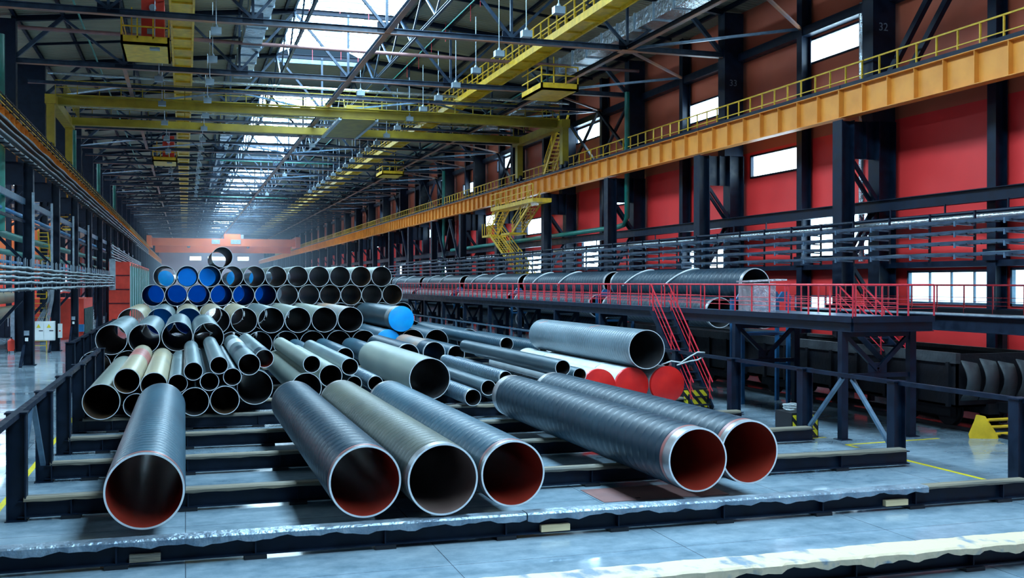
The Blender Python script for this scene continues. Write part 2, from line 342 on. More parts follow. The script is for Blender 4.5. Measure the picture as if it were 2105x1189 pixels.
# skylight vaults: ribs and glowing sheets
for k, (a, b) in enumerate(SKY):
    prof = [(8.9+3*cos(pi-pi*i/8), 19.8+.95*sin(pi*i/8)) for i in range(9)]
    rb = MB(); y = a
    while y <= b+.01:
        for i in range(8): rb.bar((prof[i][0], y, prof[i][1]-.03), (prof[i+1][0], y, prof[i+1][1]-.03), .05, .08)
        y += 1.5 if a < 200 else 3
    rb.box(5.85, 5.95, a, b, 19.55, 19.9).box(11.85, 11.95, a, b, 19.55, 19.9).box(5.9, 11.9, a-.1, a+.1, 19.5, 19.9).box(5.9, 11.9, b-.1, b+.1, 19.5, 19.9)
    so = struct('window_%d' % (300+k), rb, M['greysteel'])
    g = MB()
    for i in range(8):
        p, q = prof[i], prof[i+1]; g._add([(p[0], a, p[1]), (q[0], a, q[1]), (q[0], b, q[1]), (p[0], b, p[1])], [(0, 1, 2, 3)])
    g.build('skylight_sheet', M['skyglow'], so)
# rooflight strip over the next bay
sl = MB().box(-23.2, -19.4, 30, 360, 18.05, 18.12); s2 = struct('window_320', sl, M['greysteel'])
MB().box(-23, -19.6, 31, 359, 18.0, 18.04).build('skylight_sheet', M['skyglow'], s2)
# sheeting rails (structure trim on the right wall)
g1 = MB().box(26.85, 27.35, 26, 380, 15.55, 15.95).box(26.85, 27.35, 26, 380, 4.9, 5.12).box(26.95, 27.35, 20, 36, 3.2, 3.42)
struct('trim_1', g1, M['dark'])
# wall studs at mid-bay
stud0 = None
for i, y in enumerate([18+12*k for k in range(30)]):
    lab = 'dark mid-bay wall post on the right red wall, %s from the near end' % ORD[i]
    if stud0 is None:
        stud0 = thing('wall_post', lab, 'wall post', (27, y, 0), 'mid-bay wall posts')
        MB().ibar((27.05, y, 0), (27.05, y, 18.1), .42, .5, .04, 0, (1, 0, 0)).build('post_shaft', M['dark'], stud0)
        MB().box(26.7, 27.35, y-.3, y+.3, 5.1, 5.5).build('bracket', M['dark'], stud0)
    else: copy_tree(stud0, (27, y, 0), lab)

# ================================================================== RIGHT COLUMN ROW
BAYS = [36+12*k for k in range(29)]
st0 = None
for i, y in enumerate(BAYS):
    lab = 'dark two-legged crane column against the red wall, %s from the near end' % ORD[i]
    if st0 is None:
        r = st0 = thing('crane_stanchion', lab, 'column', (26, y, 0), 'crane columns of the right wall')
        MB().ibar((25, y, 0), (25, y, 10.75), .62, .6, .05, 0, (1, 0, 0)).build('inner_leg', M['dark'], r)
        MB().ibar((26.8, y, 0), (26.8, y, 10.75), .7, .8, .05, 0, (1, 0, 0)).build('outer_leg', M['dark'], r)
        MB().box(26.1, 27.15, y-.35, y+.35, 10.75, 18).build('upper_column', M['dark'], r)
        MB().box(25.3, 26.4, y-.03, y+.03, 9.25, 10.75).box(25.9, 25.96, y-.2, y-.03, 9.25, 10.75).build('web_plate', M['dark'], r)
        for (za, zb) in ((9.1, 7.6), (4.9, 3.4)):
            for dy in (-.22, .22): MB().bar((25.3, y+dy, za), (26.4, y+dy, zb), .12, .14).build('diagonal', M['dark'], r)
        for (za, zb) in ((5.3, 7.1), (1.2, 3.0)):
            for dy in (-.22, .22): MB().bar((25.3, y+dy, za), (26.4, y+dy, zb), .12, .14).build('diagonal', M['dark'], r)
    else: copy_tree(st0, (26, y, 0), lab)
for t, p in (('32', onY(1764, 45, 35.6)), ('33', onY(1470, 164, 47.6))):
    cu = bpy.data.curves.new('number', 'FONT'); cu.body = t; cu.size = .45; cu.extrude = .004
    o = bpy.data.objects.new('column_number', cu); C.objects.link(o); o.location = (26.22, 35.63 if t == '32' else 47.63, p.z-.2); o.rotation_euler = (pi/2, 0, 0)
    dg = bpy.context.evaluated_depsgraph_get(); me = bpy.data.meshes.new_from_object(o.evaluated_get(dg)); bpy.data.objects.remove(o)
    o = bpy.data.objects.new('column_number', me); C.objects.link(o); o.location = (26.35, 35.64 if t == '32' else 47.64, p.z-.25); o.rotation_euler = (pi/2, 0, 0)
    me.materials.clear(); me.materials.append(M['number']); tag(o, 'painted pale number high on the %s crane column' % ('nearest' if t == '32' else 'second nearest'), 'painted number')
# orange crane girder, one length per bay
def girder(x, y0, zt, zb, full, mats, name, lab, grp, side):
    r = thing(name, lab, 'crane girder', (x, y0, zb), grp)
    w = MB().box(x-.015, x+.015, y0+.02, y0+11.98, zb+.03, zt-.03)
    tf = MB().box(x-.22, x+.22, y0+.02, y0+11.98, zt-.03, zt); bf = MB().box(x-.22, x+.22, y0+.02, y0+11.98, zb, zb+.03)
    sts = []
    for k in range(8):
        yy = y0+.04+k*1.5; t = .06 if k else .10
        sts.append(MB().box(x-.2, x+.2, yy, yy+t*.5, zb+.03, zt-.03))
    if full:
        w.build('web', mats[0], r); tf.build('top_flange', mats[0], r); bf.build('bottom_flange', mats[0], r)
        for s_ in sts: s_.build('stiffener', mats[0], r)
        MB().box(x-.18, x+.18, y0+.02, y0+11.98, zt, zt+.16).build('crane_rail', M['dark'], r)
    else:
        a = MB()
        for q in [w, tf, bf]+sts: a._add(q.v, q.f)
        a.build('web', mats[0], r); MB().box(x-.18, x+.18, y0+.02, y0+11.98, zt, zt+.16).build('crane_rail', M['dark'], r)
    return r
gr0 = {}
for i, y in enumerate([24]+BAYS):
    full = y < 150; key = full; lab = 'orange riveted-look crane girder bay on the right wall, %s from the camera' % ORD[i]
    lab = 'orange crane girder with vertical stiffeners on the right columns, %s bay from the camera' % ORD[i]
    if key not in gr0: gr0[key] = girder(25, y, 12.0, 10.85, full, [M['girder']], 'crane_girder', lab, 'right crane girder bays', 1)
    else: copy_tree(gr0[key], (25, y, 10.85), lab)
gr1 = {}
for i, y in enumerate([36]+[48+12*k for k in range(28)]):
    full = y < 150; lab = 'orange crane girder above the left cable trays, %s bay from the camera' % ORD[i]
    if full not in gr1: gr1[full] = girder(-7.8, y, 12.05, 10.65, full, [M['girder']], 'crane_girder', lab, 'left crane girder bays', -1)
    else: copy_tree(gr1[full], (-7.8, y, 10.65), lab)
# yellow guard railing along the right girder walkway, one section a bay
rl0 = {}
for i, y in enumerate([24]+BAYS[:24]):
    full = y < 130; lab = 'yellow guard railing on the right crane girder walkway, %s section from the camera' % ORD[i]
    if full not in rl0:
        r = rl0[full] = thing('guard_railing', lab, 'railing', (25.9, y, 12.1), 'right girder walkway railing sections')
        pm = MB()
        for k in range(11):
            q = MB().box(25.87, 25.93, y+.05+k*1.09, y+.10+k*1.09, 12.1, 13.2)
            if full: q.build('post', M['yellow'], r)
            else: pm._add(q.v, q.f)
        if not full: pm.build('post', M['yellow'], r)
        MB().box(25.87, 25.93, y, y+11.9, 13.17, 13.23).build('top_rail', M['yellow'], r)
        MB().box(25.88, 25.92, y, y+11.9, 12.62, 12.66).build('middle_rail', M['yellow'], r)
        MB().box(25.3, 26.05, y, y+11.98, 12.04, 12.1).build('walkway_plate', M['dark'], r)
    else: copy_tree(rl0[full], (25.9, y, 12.1), lab)
# longitudinal members on the right wall
o = MB().ibar((26.15, 24, 7.33), (26.15, 330, 7.33), .3, .46, .03).build('longitudinal_beam', M['dark']); tag(o, 'long dark horizontal beam tying the right crane columns together', 'beam')
def long_pipe(name, lab, pts, r, m, cat='pipe', n=10):
    o = MB().path(pts, r, n).build(name, m); tag(o, lab, cat); return o
long_pipe('insulated_pipe', 'silver foil-wrapped pipe under the dark beam on the right wall', [(25.7, 26, 6.55), (25.7, 130, 6.55)], .13, M['silver'])
long_pipe('insulated_pipe', 'thin silver pipe just above the right cable trays', [(24.2, 20, 6.32), (24.2, 60, 6.32), (24.2, 120, 6.3)], .06, M['silver'])
long_pipe('green_pipe', 'dark green water pipe bending along the right wall behind the yellow stairs', [(25.9, 59.5, 16), (25.9, 59.5, 8.3), (25.9, 60, 7.9), (25.9, 61, 7.8), (25.9, 104, 7.6)], .16, M['green'])
long_pipe('green_pipe', 'green vertical pipe on the far right crane columns', [(25.9, 107.4, 16), (25.9, 107.4, 5)], .16, M['green'])
long_pipe('downpipe', 'silver foil downpipe beside the crane column numbered thirty-two', [(27.0, 37.6, 16), (27.0, 37.6, 5.2)], .14, M['silver'])
for i, y in enumerate([28, 31, 34, 40, 43, 46, 52, 55, 58, 64]):
    o = MB().bar((25.7, y, 6.4), (25.7, y, 7.1), .05, .05).box(25.4, 26.0, y-.04, y+.04, 6.36, 6.4).build('pipe_hanger', M['dark']); tag(o, 'dark hanger holding the silver pipe on the right wall, %s from the camera' % ORD[i], 'pipe hanger', 'hangers of the silver pipe')
# vertical X bracing above and below the girder
def xbrace(x, ya, yb, z0, z1, lab, w=.16, single=False):
    r = thing('vertical_brace', lab, 'brace', (x, (ya+yb)/2, z0))
    MB().bar((x, ya, z0), (x, yb, z1), w, w).build('diagonal', M['dark'], r)
    if not single: MB().bar((x+w, yb, z0), (x+w, ya, z1), w, w).build('diagonal', M['dark'], r)
    return r
r = thing('vertical_brace', 'pair of thick dark sloping braces above the near orange girder', 'brace', (26.4, 34, 12.2))
for dy in (0, 1.3): MB().bar((26.4, 35.2-dy, 12.3), (26.4, 30.2-dy, 17.6), .2, .24).build('diagonal', M['dark'], r)
for i, (ya, yb) in enumerate(((60.4, 66), (66, 71.6), (84.4, 90), (108.4, 114), (114, 119.6), (132, 138), (156, 162))):
    xbrace(26.5, ya, yb, 12.3, 16, 'dark crossed brace above the right girder, %s from the camera' % ORD[i])
for i, (ya, yb) in enumerate(((96.5, 102), (102, 107.5), (120.5, 126))):
    xbrace(25.2, ya, yb, 4.6, 10.6, 'dark crossed brace below the right girder, %s from the camera' % ORD[i], .2)

# ================================================================== ROOF TRUSSES
BZ = 15.9
NB = [-3.1, 2.9, 8.9, 14.9, 20.9]; NT = [-6.1, -.1, 5.9, 11.9, 17.9, 23.9]
def ztop(x): return rz(x)-.25
def truss_parts(y):
    bc = MB().ibar((-8.6, y, BZ), (26.2, y, BZ), .3, .26, .025); 
    fl_ = MB().box(-8.6, 26.2, y-.16, y+.16, BZ-.145, BZ-.13)
    tc = MB()
    for a, b in ((-8.6, 5.9), (5.9, 11.9), (11.9, 26.2)): tc.ibar((a, y, ztop(a)), (b, y, ztop(b)), .26, .28, .025)
    webs = []
    for x in NB: webs.append(MB().bar((x, y, BZ+.1), (x, y, ztop(x)), .12, .12))
    for x in NB:
        for s in (-3, 3):
            if abs(s): webs.append(MB().bar((x, y, BZ+.1), (x+s, y, ztop(x+s)-.05), .15, .13))
    webs.append(MB().bar((-8.6, y, BZ), (-6.1, y, ztop(-6.1)), .2, .2)); webs.append(MB().bar((26.2, y, BZ), (23.9, y, ztop(23.9)), .2, .2))
    gus = [MB().box(x-.45, x+.45, y-.02, y+.02, BZ-.05, BZ+.42) for x in NB]
    return bc, fl_, tc, webs, gus
tr = {}
for i, y in enumerate([36+12*k for k in range(29)]):
    full = y <= 96; lab = 'steel roof truss spanning the hall, %s from the camera' % ORD[i]
    if full not in tr:
        r = tr[full] = thing('roof_truss', lab, 'roof truss', (8.9, y, BZ), 'roof trusses')
        bc, fl_, tc, webs, gus = truss_parts(y)
        if full:
            bc.build('bottom_chord', M['chord'], r); fl_.build('primer_flange', M['chordrust'], r); tc.build('top_chord', M['dark'], r)
            for w in webs: w.build('web_member', M['chord'], r)
            for w in gus: w.build('gusset_plate', M['dark'], r)
        else:
            bc.build('bottom_chord', M['chord'], r); fl_.build('primer_flange', M['chordrust'], r); a = MB()
            for q in [tc]+webs+gus: a._add(q.v, q.f)
            a.build('web_member', M['chord'], r)
    else: copy_tree(tr[full], (8.9, y, BZ), lab)
# intermediate struts and plan bracing
for i, y in enumerate([66+12*k for k in range(25)]):
    o = MB().ibar((-8.6, y, BZ), (26.2, y, BZ), .16, .18, .02).box(-8.6, 26.2, y-.085, y+.085, BZ-.1, BZ-.09, 1).build('roof_strut', [M['chord'], M['chordrust']])
    tag(o, 'thin cross strut between two roof trusses, %s from the camera' % ORD[i], 'roof strut', 'cross struts between trusses')
for i, y in enumerate([60+24*k for k in range(13)]):
    r = thing('plan_brace', 'zigzag bracing in the bottom chord plane, %s braced bay from the camera' % ORD[i], 'roof brace', (8.9, y, BZ), 'plan bracing bays')
    for a, b in (((-8.6, 12), (-3.1, 6)), ((-3.1, 12), (2.9, 6)), ((2.9, 6), (8.9, 12)), ((8.9, 12), (14.9, 6)), ((14.9, 6), (20.9, 12))):
        MB().bar((a[0], y+a[1], BZ+.02), (b[0], y+b[1], BZ+.02), .12, .1).build('diagonal', M['greysteel'], r)
    for x in (-3.1,): MB().bar((x, y, BZ-.02), (x, y+12, BZ-.02), .2, .12).build('longitudinal_tie', M['chordrust'], r)
    MB().bar((2.9, y+18, BZ), (2.9, y+24, BZ), .14, .12).build('longitudinal_tie', M['greysteel'], r)
r = thing('ridge_tie', 'long pale steel tie running down the middle of the hall at truss bottom level', 'roof tie', (8.9, 200, BZ))
MB().ibar((8.9, 30, BZ+.02), (8.9, 378, BZ+.02), .22, .22, .02).build('tie_beam', M['greysteel'], r)
MB().box(8.76, 9.04, 30, 378, BZ-.13, BZ-.11).build('primer_flange', M['chordrust'], r)
r = thing('side_tie', 'long orange-edged steel tie running along the right end of the trusses', 'roof tie', (20.9, 200, BZ))
MB().ibar((20.9, 24, BZ+.02), (20.9, 378, BZ+.02), .18, .2, .02).build('tie_beam', M['dark'], r)
MB().box(20.78, 21.02, 24, 378, BZ-.13, BZ-.10).build('primer_flange', M['chordrust'], r)
for i, y in enumerate([36+12*k for k in range(12)]):
    r = thing('wall_brace', 'fan of braces from truss node to the right wall, %s from the camera' % ORD[i], 'roof brace', (20.9, y, BZ), 'fans of braces at the right wall')
    MB().bar((20.9, y, BZ-.02), (26.9, y-6, BZ+.02), .14, .12).build('diagonal', M['greysteel'], r)
    MB().bar((20.9, y, BZ-.06), (26.9, y+6, BZ-.02), .14, .1).build('diagonal', M['chordrust'], r)
    MB().box(20.5, 21.3, y-.35, y+.35, BZ-.17, BZ-.145).build('node_plate', M['chordrust'], r)
# purlins
for i, x in enumerate([-8.4, -6.1, -3.1, -.1, 2.9, 5.4, 12.4, 14.9, 17.9, 20.9, 23.9, 26.2]):
    o = MB().ibar((x, 24, rz(x)-.12), (x, 378, rz(x)-.12), .16, .2, .02).build('roof_purlin', M['dark'])
    tag(o, 'dark roof purlin under the cream deck, %s from the left' % ORD[i], 'purlin', 'roof purlins')
# dense secondary beams under the deck
for i, y in enumerate([42+6*k for k in range(40)]):
    r = MB()
    for (a, b) in ((-8.6, 5.9), (11.9, 26.2)): r.bar((a, y, rz(a)-.3), (b, y, rz(b)-.3), .1, .14)
    o = r.build('deck_beam', M['dark']); tag(o, 'slender beam right under the roof deck, %s from the camera' % ORD[i] if i < len(ORD) else 'slender beam right under the roof deck at the far end', 'roof beam', 'slender beams under the roof deck')
for (x, i) in ((5.9, 0), (11.9, 1)):
    r = thing('skylight_truss', 'vertical lattice truss hanging under the %s edge of the skylight' % ('left', 'right')[i], 'lattice truss', (x, 200, 17.6))
    MB().ibar((x, 30, 17.55), (x, 370, 17.55), .14, .16, .02).build('bottom_chord', M['chord'], r)
    a = MB()
    for k in range(56):
        yy = 30+6*k; a.bar((x, yy, 19.5), (x, yy+3, 17.6), .09, .09).bar((x, yy+3, 17.6), (x, yy+6, 19.5), .09, .09)
    o = a.build('lattice', M['chord'], r); o['kind'] = 'stuff'
# vents, green and red sprinkler lines
long_pipe('sprinkler_pipe', 'thin green pipe left of the skylight', [(13.6, 30, 18.2), (13.6, 200, 18.2)], .035, M['green'])
long_pipe('sprinkler_pipe', 'thin green pipe high over the left walkway', [(-5.0, 30, 17.6), (-5.0, 200, 17.6)], .05, M['green'])
long_pipe('sprinkler_pipe', 'thin green pipe right of the yellow walkway', [(21.9, 30, 17.2), (21.9, 200, 17.2)], .05, M['green'])
for i, y in enumerate((88.5, 112.3, 160)):
    long_pipe('sprinkler_pipe', 'green cross pipe under the skylight, %s from the camera' % ORD[i], [(2, y, 16.9), (15, y, 16.9)], .06, M['green'])
for i, y in enumerate((58, 70, 83)):
    long_pipe('insulated_pipe', 'silver and red pipe crossing under the roof, %s from the camera' % ORD[i], [(-8, y, 17.2), (26, y, 17.0)], .1, M['silver'] if i else M['hatch'])
k = 0
for y in (46, 50, 54, 58, 62, 66, 70):
    for x in (6.6, 8.0, 9.6, 11.2, 14.2):
        z0 = 20.2 if 5.9 < x < 11.9 else 19.3
        o = MB().bar((x+.15*(k % 3), y+(k % 2), z0-1.1), (x+.15*(k % 3), y+(k % 2), z0), .025, .025).build('hanger_rod', M['redrail'])
        tag(o, 'thin red hanger rod hanging from the skylight area', 'hanger rod', 'red hanger rods'); k += 1
# ducts
def duct(x0, x1, z0, z1, ya, yb, lab):
    r = thing('ventilation_duct', lab, 'duct', ((x0+x1)/2, ya, z0)); MB().box(x0, x1, ya, yb, z0, z1).build('duct_body', M['silver'], r)
    y = ya+1
    while y < min(yb, ya+60): MB().box(x0-.05, x1+.05, y, y+.08, z0-.05, z1+.05).build('joint_band', M['lightsteel'], r); y += 2.2
duct(2.95, 3.95, 17.1, 17.9, 40, 68, 'silver box duct left of the skylight')
duct(21.4, 22.6, 16.9, 17.7, 34, 60, 'silver box duct under the roof right of the yellow walkway')
duct(22.4, 23.2, 16.4, 16.8, 62, 84, 'short silver duct beyond the yellow walkway on the right')
duct(3.0, 3.9, 17.2, 17.9, 90, 150, 'far silver box duct left of the skylight')

# lamps
lp0 = None
LP = [(14.2, 39.4+4.15*k) for k in range(22)]+[(1.3, 47+6*k) for k in range(16)]+[(-1.3, 51+8*k) for k in range(9)]+[(9.6, 60+24*k) for k in range(5)]
for i, (x, y) in enumerate(LP):
    row = 'right of the skylight' if x > 10 else ('below the skylight' if x > 5 else ('right of the left yellow walkway' if x > 0 else 'left of the left yellow walkway'))
    idx = [q for q in LP if q[0] == x].index((x, y)); lab = 'white box pendant lamp %s, %s in its row' % (row, ORD[idx])
    if lp0 is None:
        r = lp0 = thing('pendant_lamp', lab, 'lamp', (x, y, 15.0), 'pendant lamps')
        MB().box(x-.22, x+.22, y-.18, y+.18, 15.0, 15.28).build('lamp_housing', M['lamp'], r)
        MB().tube((x, y, 15.28), (x, y, 15.42), .12, 8, r2=.05).build('lamp_neck', M['lamp'], r)
        MB().tube((x, y, 15.42), (x, y, 17.9), .02, 6).build('drop_rod', M['lightsteel'], r)
    else: copy_tree(lp0, (x, y, 15.0), lab)

# yellow service walkways hung in the roof
def walkway(xc, lab):
    r = thing('service_walkway', lab, 'walkway', (xc, 150, 16.8))
    MB().box(xc-.46, xc+.46, 30, 320, 16.75, 16.8).build('deck_plate', M['yellow'], r)
    for s in (-1, 1): MB().box(xc+s*.5-.05, xc+s*.5+.05, 30, 320, 16.62, 16.98).build('side_beam', M['yellow'], r)
    for s in (-1, 1):
        for z in (17.45, 17.95): MB().box(xc+s*.5-.025, xc+s*.5+.025, 30, 320, z-.03, z+.03).build('rail', M['yellow'], r)
    n = 0
    for k in range(60):
        y = 36+1.25*k
        for s in (-1, 1):
            if n < 96 and (y < 96): MB().box(xc+s*.5-.035, xc+s*.5+.035, y, y+.07, 16.9, 17.95).build('post', M['yellow'], r); n += 1
    a = MB()
    for k in range(130):
        y = 96+1.6*k
        for s in (-1, 1): a.box(xc+s*.5-.035, xc+s*.5+.035, y, y+.07, 16.9, 17.95)
    o = a.build('far_posts', M['yellow'], r); o['kind'] = 'stuff'
    a = MB()
    for k in range(60): a.box(xc-.44, xc+.44, 32+2.4*k, 32.1+2.4*k, 16.66, 16.74)
    o = a.build('cross_ribs', M['yellow'], r); o['kind'] = 'stuff'
walkway(-.1, 'yellow service walkway seen from below left of the skylight')
walkway(18.35, 'yellow railed service walkway right of the skylight')
def basket(x0, x1, y0, y1, z, lab, red=None):
    r = thing('maintenance_platform', lab, 'platform', ((x0+x1)/2, (y0+y1)/2, z))
    MB().box(x0, x1, y0, y1, z, z+.12).box(x0, x1, y0, y0+.1, z, z+.4).box(x0, x0+.1, y0, y1, z, z+.4).box(x1-.1, x1, y0, y1, z, z+.4).build('deck_plate', M['yellow'], r)
    for zz in (z+.8, z+1.3): MB().box(x0, x1, y0, y0+.05, zz, zz+.06).box(x0, x0+.05, y0, y1, zz, zz+.06).build('rail', M['yellow'], r)
    for k in range(4):
        xx = x0+(x1-x0-.06)*k/3; MB().box(xx, xx+.06, y0, y0+.06, z+.3, z+1.3).build('post', M['yellow'], r)
    for hx in (x0+.3, x1-.3): MB().bar((hx, y1-.2, z+.1), (hx, y1-.2, z+2.6), .06, .06).build('hanger', M['yellow'], r)
    if red:
        q = thing('ventilation_unit', red, 'ventilation unit', ((x0+x1)/2+.3, (y0+y1)/2, z+.42))
        cx = (x0+x1)/2+.3; MB().box(cx-.5, cx+.5, y0+.9, y1-.4, z+.42, z+2.4).build('casing', M['redbox'], q)
        MB().box(cx-.25, cx+.1, y0+.86, y0+.9, z+.7, z+.95).build('label_plate', M['lightsteel'], q)
        MB().tube((cx, y0+.9, z+1.9), (cx, y0+.7, z+1.9), .16, 14).build('inlet', M['lightsteel'], q)
basket(-2.75, -.65, 50.5, 54.5, 15.1, 'yellow platform hanging left of the near walkway under the roof', 'tall red unit standing on the near yellow roof platform')
basket(-2.75, -.65, 98.5, 102.5, 15.1, 'far yellow platform left of the walkway under the roof', 'red unit on the far yellow roof platform')
basket(18.8, 21.0, 55, 58.5, 15.0, 'yellow platform hanging below the right walkway')
basket(18.8, 21.0, 104, 107.5, 15.1, 'far yellow platform below the right walkway')

# ================================================================== CRANES
r = thing('bridge_crane', 'yellow overhead bridge crane with railed walkways across the hall', 'crane', (8.9, 73, 12.3))
for y, nm in ((69, 'front_girder'), (77.5, 'rear_girder')):
    MB().box(-7.7, 25.0, y-.3, y+.3, 15.08, 15.58).build(nm, M['yellow_shaded'], r)
for y in (68.4, 78.4):
    MB().box(-7.4, 24.6, y-.25, y+.25, 15.58, 15.63).build('walkway_plate', M['yellow_shaded'], r)
    yo = y-.25 if y < 73 else y+.25
    for z in (16.0, 16.42): MB().box(-7.4, 24.6, yo-.025, yo+.025, z, z+.045).build('rail', M['yellow_shaded'], r)
    for k in range(27): MB().box(-7.4+k*1.23, -7.35+k*1.23, yo-.025, yo+.025, 15.62, 16.45).build('post', M['yellow_shaded'], r)
for x in (-7.6, 24.9):
    MB().box(x-.3, x+.3, 67.6, 79, 14.95, 15.5).build('end_carriage', M['yellow_shaded'], r)
    for y in (68, 78.2): MB().box(x-.22, x+.22, y-.3, y+.3, 12.45, 14.95).build('carriage_leg', M['yellow_shaded'], r)
    for y in (67.6, 68.4, 77.8, 78.6): MB().tube((x-.1, y, 12.42), (x+.1, y, 12.42), .22, 14).build('wheel', M['dark'], r)
xs = 14.2
for k in range(8): MB().box(24.2, 24.25, 68.4+k*1.3, 68.45+k*1.3, 15.55, 16.45).build('post', M['yellow_shaded'], r)
MB().box(24.2, 24.25, 68.2, 78.6, 16.42, 16.47).box(-6.95, -6.9, 68.2, 78.6, 16.42, 16.47).build('rail', M['yellow_shaded'], r)
for k in range(12): MB().box(-6.95, -6.9, 68.4+k*.85, 68.45+k*.85, 15.55, 16.45).build('post', M['yellow_shaded'], r)
r = thing('crane_trolley', 'yellow crane trolley with a flat underside sitting on the bridge crane girders', 'crane trolley', (11.6, 73, 15.2))
MB().box(9.65, 12.05, 68.6, 77.6, 14.98, 15.05).build('frame_plate', M['yellow_shaded'], r)
for x in (9.65, 12.05): MB().box(x-.10, x+.10, 68.6, 77.6, 14.9, 15.05).build('side_beam', M['lightsteel'], r)
MB().box(10.4, 12.6, 71, 76, 15.8, 16.3).build('hoist_drum_housing', M['yellow_shaded'], r)
r = thing('crane_access_stair', 'steep yellow stair from the bridge crane down to the right girder', 'stair', (25.3, 72, 12.2))
def flight(root, p, q, w, m, n=12, side=(1, 0, 0), rails=True, rm=None, rh=.95, treads=True, rw_=.05):
    p = Vector(p); q = Vector(q); s = Vector(side)*w/2; rm = rm or m
    for e in (-1, 1): MB().bar(p+s*e, q+s*e, .06, .2).build('stringer', m, root)
    if treads:
        for k in range(n):
            t = (k+.5)/n; c = p.lerp(q, t); MB().bar(c-s, c+s, .22, .035).build('tread', m, root)
    if rails:
        for e in (-1, 1):
            o_ = s*e+Vector((0, 0, rh)); MB().bar(p+o_, q+o_, rw_, rw_).build('handrail', rm, root)
            for z_ in (.35, .65): MB().bar(p+s*e+Vector((0, 0, rh*z_)), q+s*e+Vector((0, 0, rh*z_)), rw_*.6, rw_*.6).build('rail', rm, root)
            for t in (.06, .5, .94): c = p.lerp(q, t)+s*e; MB().bar(c, c+Vector((0, 0, rh)), rw_, rw_).build('post', rm, root)
flight(r, (25.5, 69.6, 15.5), (25.5, 73, 12.2), .7, M['yellow'], 13)
# far orange crane
r = thing('bridge_crane', 'orange overhead crane far away at the end of the hall', 'crane', (8.9, 250, 12.2))
MB().box(-7.6, 25, 248, 249, 12.6, 14.3).build('front_girder', M['orange'], r)
MB().box(-6.5, 24, 254, 255, 11.2, 12.9).build('rear_girder', M['orange'], r)
for x in (-7.6, 25): MB().box(x-.5, x+.5, 246.5, 257, 12.28, 14.8).build('end_carriage', M['orange'], r)
MB().box(5.8, 7.6, 247.9, 248, 13.1, 14.1).build('sign_plate', M['lightsteel'], r); MB().box(10, 12.2, 247.9, 248, 13.1, 14.1).build('sign_plate', M['lightsteel'], r)
for x in (.8, 13.8): MB().tube((x, 247.8, 12.5), (x, 247.8, 12.1), .4, 10, r2=.25).build('floodlight', M['lamp'], r)
r = thing('crane_trolley', 'small orange trolley on top of the far orange crane', 'crane trolley', (10.2, 250, 14.4))
MB().box(8.6, 12.2, 249, 253, 14.3, 15.4).build('frame', M['orange'], r); MB().box(12.3, 12.9, 249, 250, 14.4, 15.3).build('control_box', M['lightsteel'], r)

# ================================================================== YELLOW STAIR TOWER
r = thing('stair_tower', 'yellow zigzag stair tower hanging under the right crane girder', 'stair', (24, 76, 6))
X0 = 23.9
MB().box(X0-.6, X0+.8, 70, 80.6, 10.0, 10.28).build('landing', M['yellow'], r)
MB().box(X0-.6, X0+.8, 81.0, 83.2, 8.0, 8.15).build('landing', M['yellow'], r)
MB().box(X0-.6, X0+.8, 75.6, 77.8, 7.95, 8.1).build('landing', M['yellow'], r)
for k in range(9): MB().box(X0-.62, X0-.56, 70+k*1.3, 70.06+k*1.3, 10.28, 11.3).build('post', M['yellow'], r)
for z in (10.8, 11.26): MB().box(X0-.62, X0-.57, 70, 80.6, z, z+.05).build('rail', M['yellow'], r)
flight(r, (X0, 78.9, 10.0), (X0, 82.2, 8.1), .8, M['yellow'], 9, rw_=.06)
flight(r, (X0+.2, 71.8, 10.0), (X0+.2, 76.4, 8.0), .8, M['yellow'], 10, rw_=.06)
flight(r, (X0-.1, 81.0, 8.1), (X0-.1, 76.0, 5.9), .9, M['yellow'], 13, rw_=.06)
flight(r, (X0-.1, 75.8, 5.9), (X0-.1, 72.0, 3.9), .9, M['yellow'], 10, rw_=.06)
for k in range(4): MB().box(X0-.62, X0-.57, 81+k*.7, 81.06+k*.7, 8.15, 9.1).build('post', M['yellow'], r)

# ================================================================== RIGHT CABLE TRAYS
def cable_tray(x0, x1, z, ya, yb, lab, nc=4, dirn=1, sp=2.0, hang=None):
    r = thing('cable_tray', lab, 'cable tray', ((x0+x1)/2, ya, z))
    MB().box(x0, x0+.03, ya, yb, z, z+.09).box(x1-.03, x1, ya, yb, z, z+.09).build('side_channel', M['chord'], r)
    a = MB(); y = ya
    n = 0
    while y < yb: a.box(x0, x1, y, y+.05, z, z+.02); y += .6
    o = a.build('rungs', M['greysteel'], r); o['kind'] = 'stuff'
    for k in range(nc):
        xx = x0+.07+(x1-x0-.14)*k/max(1, nc-1); ph = random.random()*6
        pts = [(xx+.02*sin(yy*.7+ph), yy, z+.07+.025*sin(yy*1.3+ph*2)) for yy in [ya+(yb-ya)*j/70 for j in range(71)]]
        MB().path(pts, .035, 6).build('cable', M['cable'] if k % 2 else M['black'], r)
    return r
TR = [(22.0, 22.55, 5.12), (22.0, 22.55, 5.46), (22.0, 22.55, 5.78), (22.0, 22.7, 6.1)]
for i, (a, b, z) in enumerate(TR):
    cable_tray(a, b, z, 16, 118, 'long cable tray along the right wall, %s level from the bottom' % ORD[i])
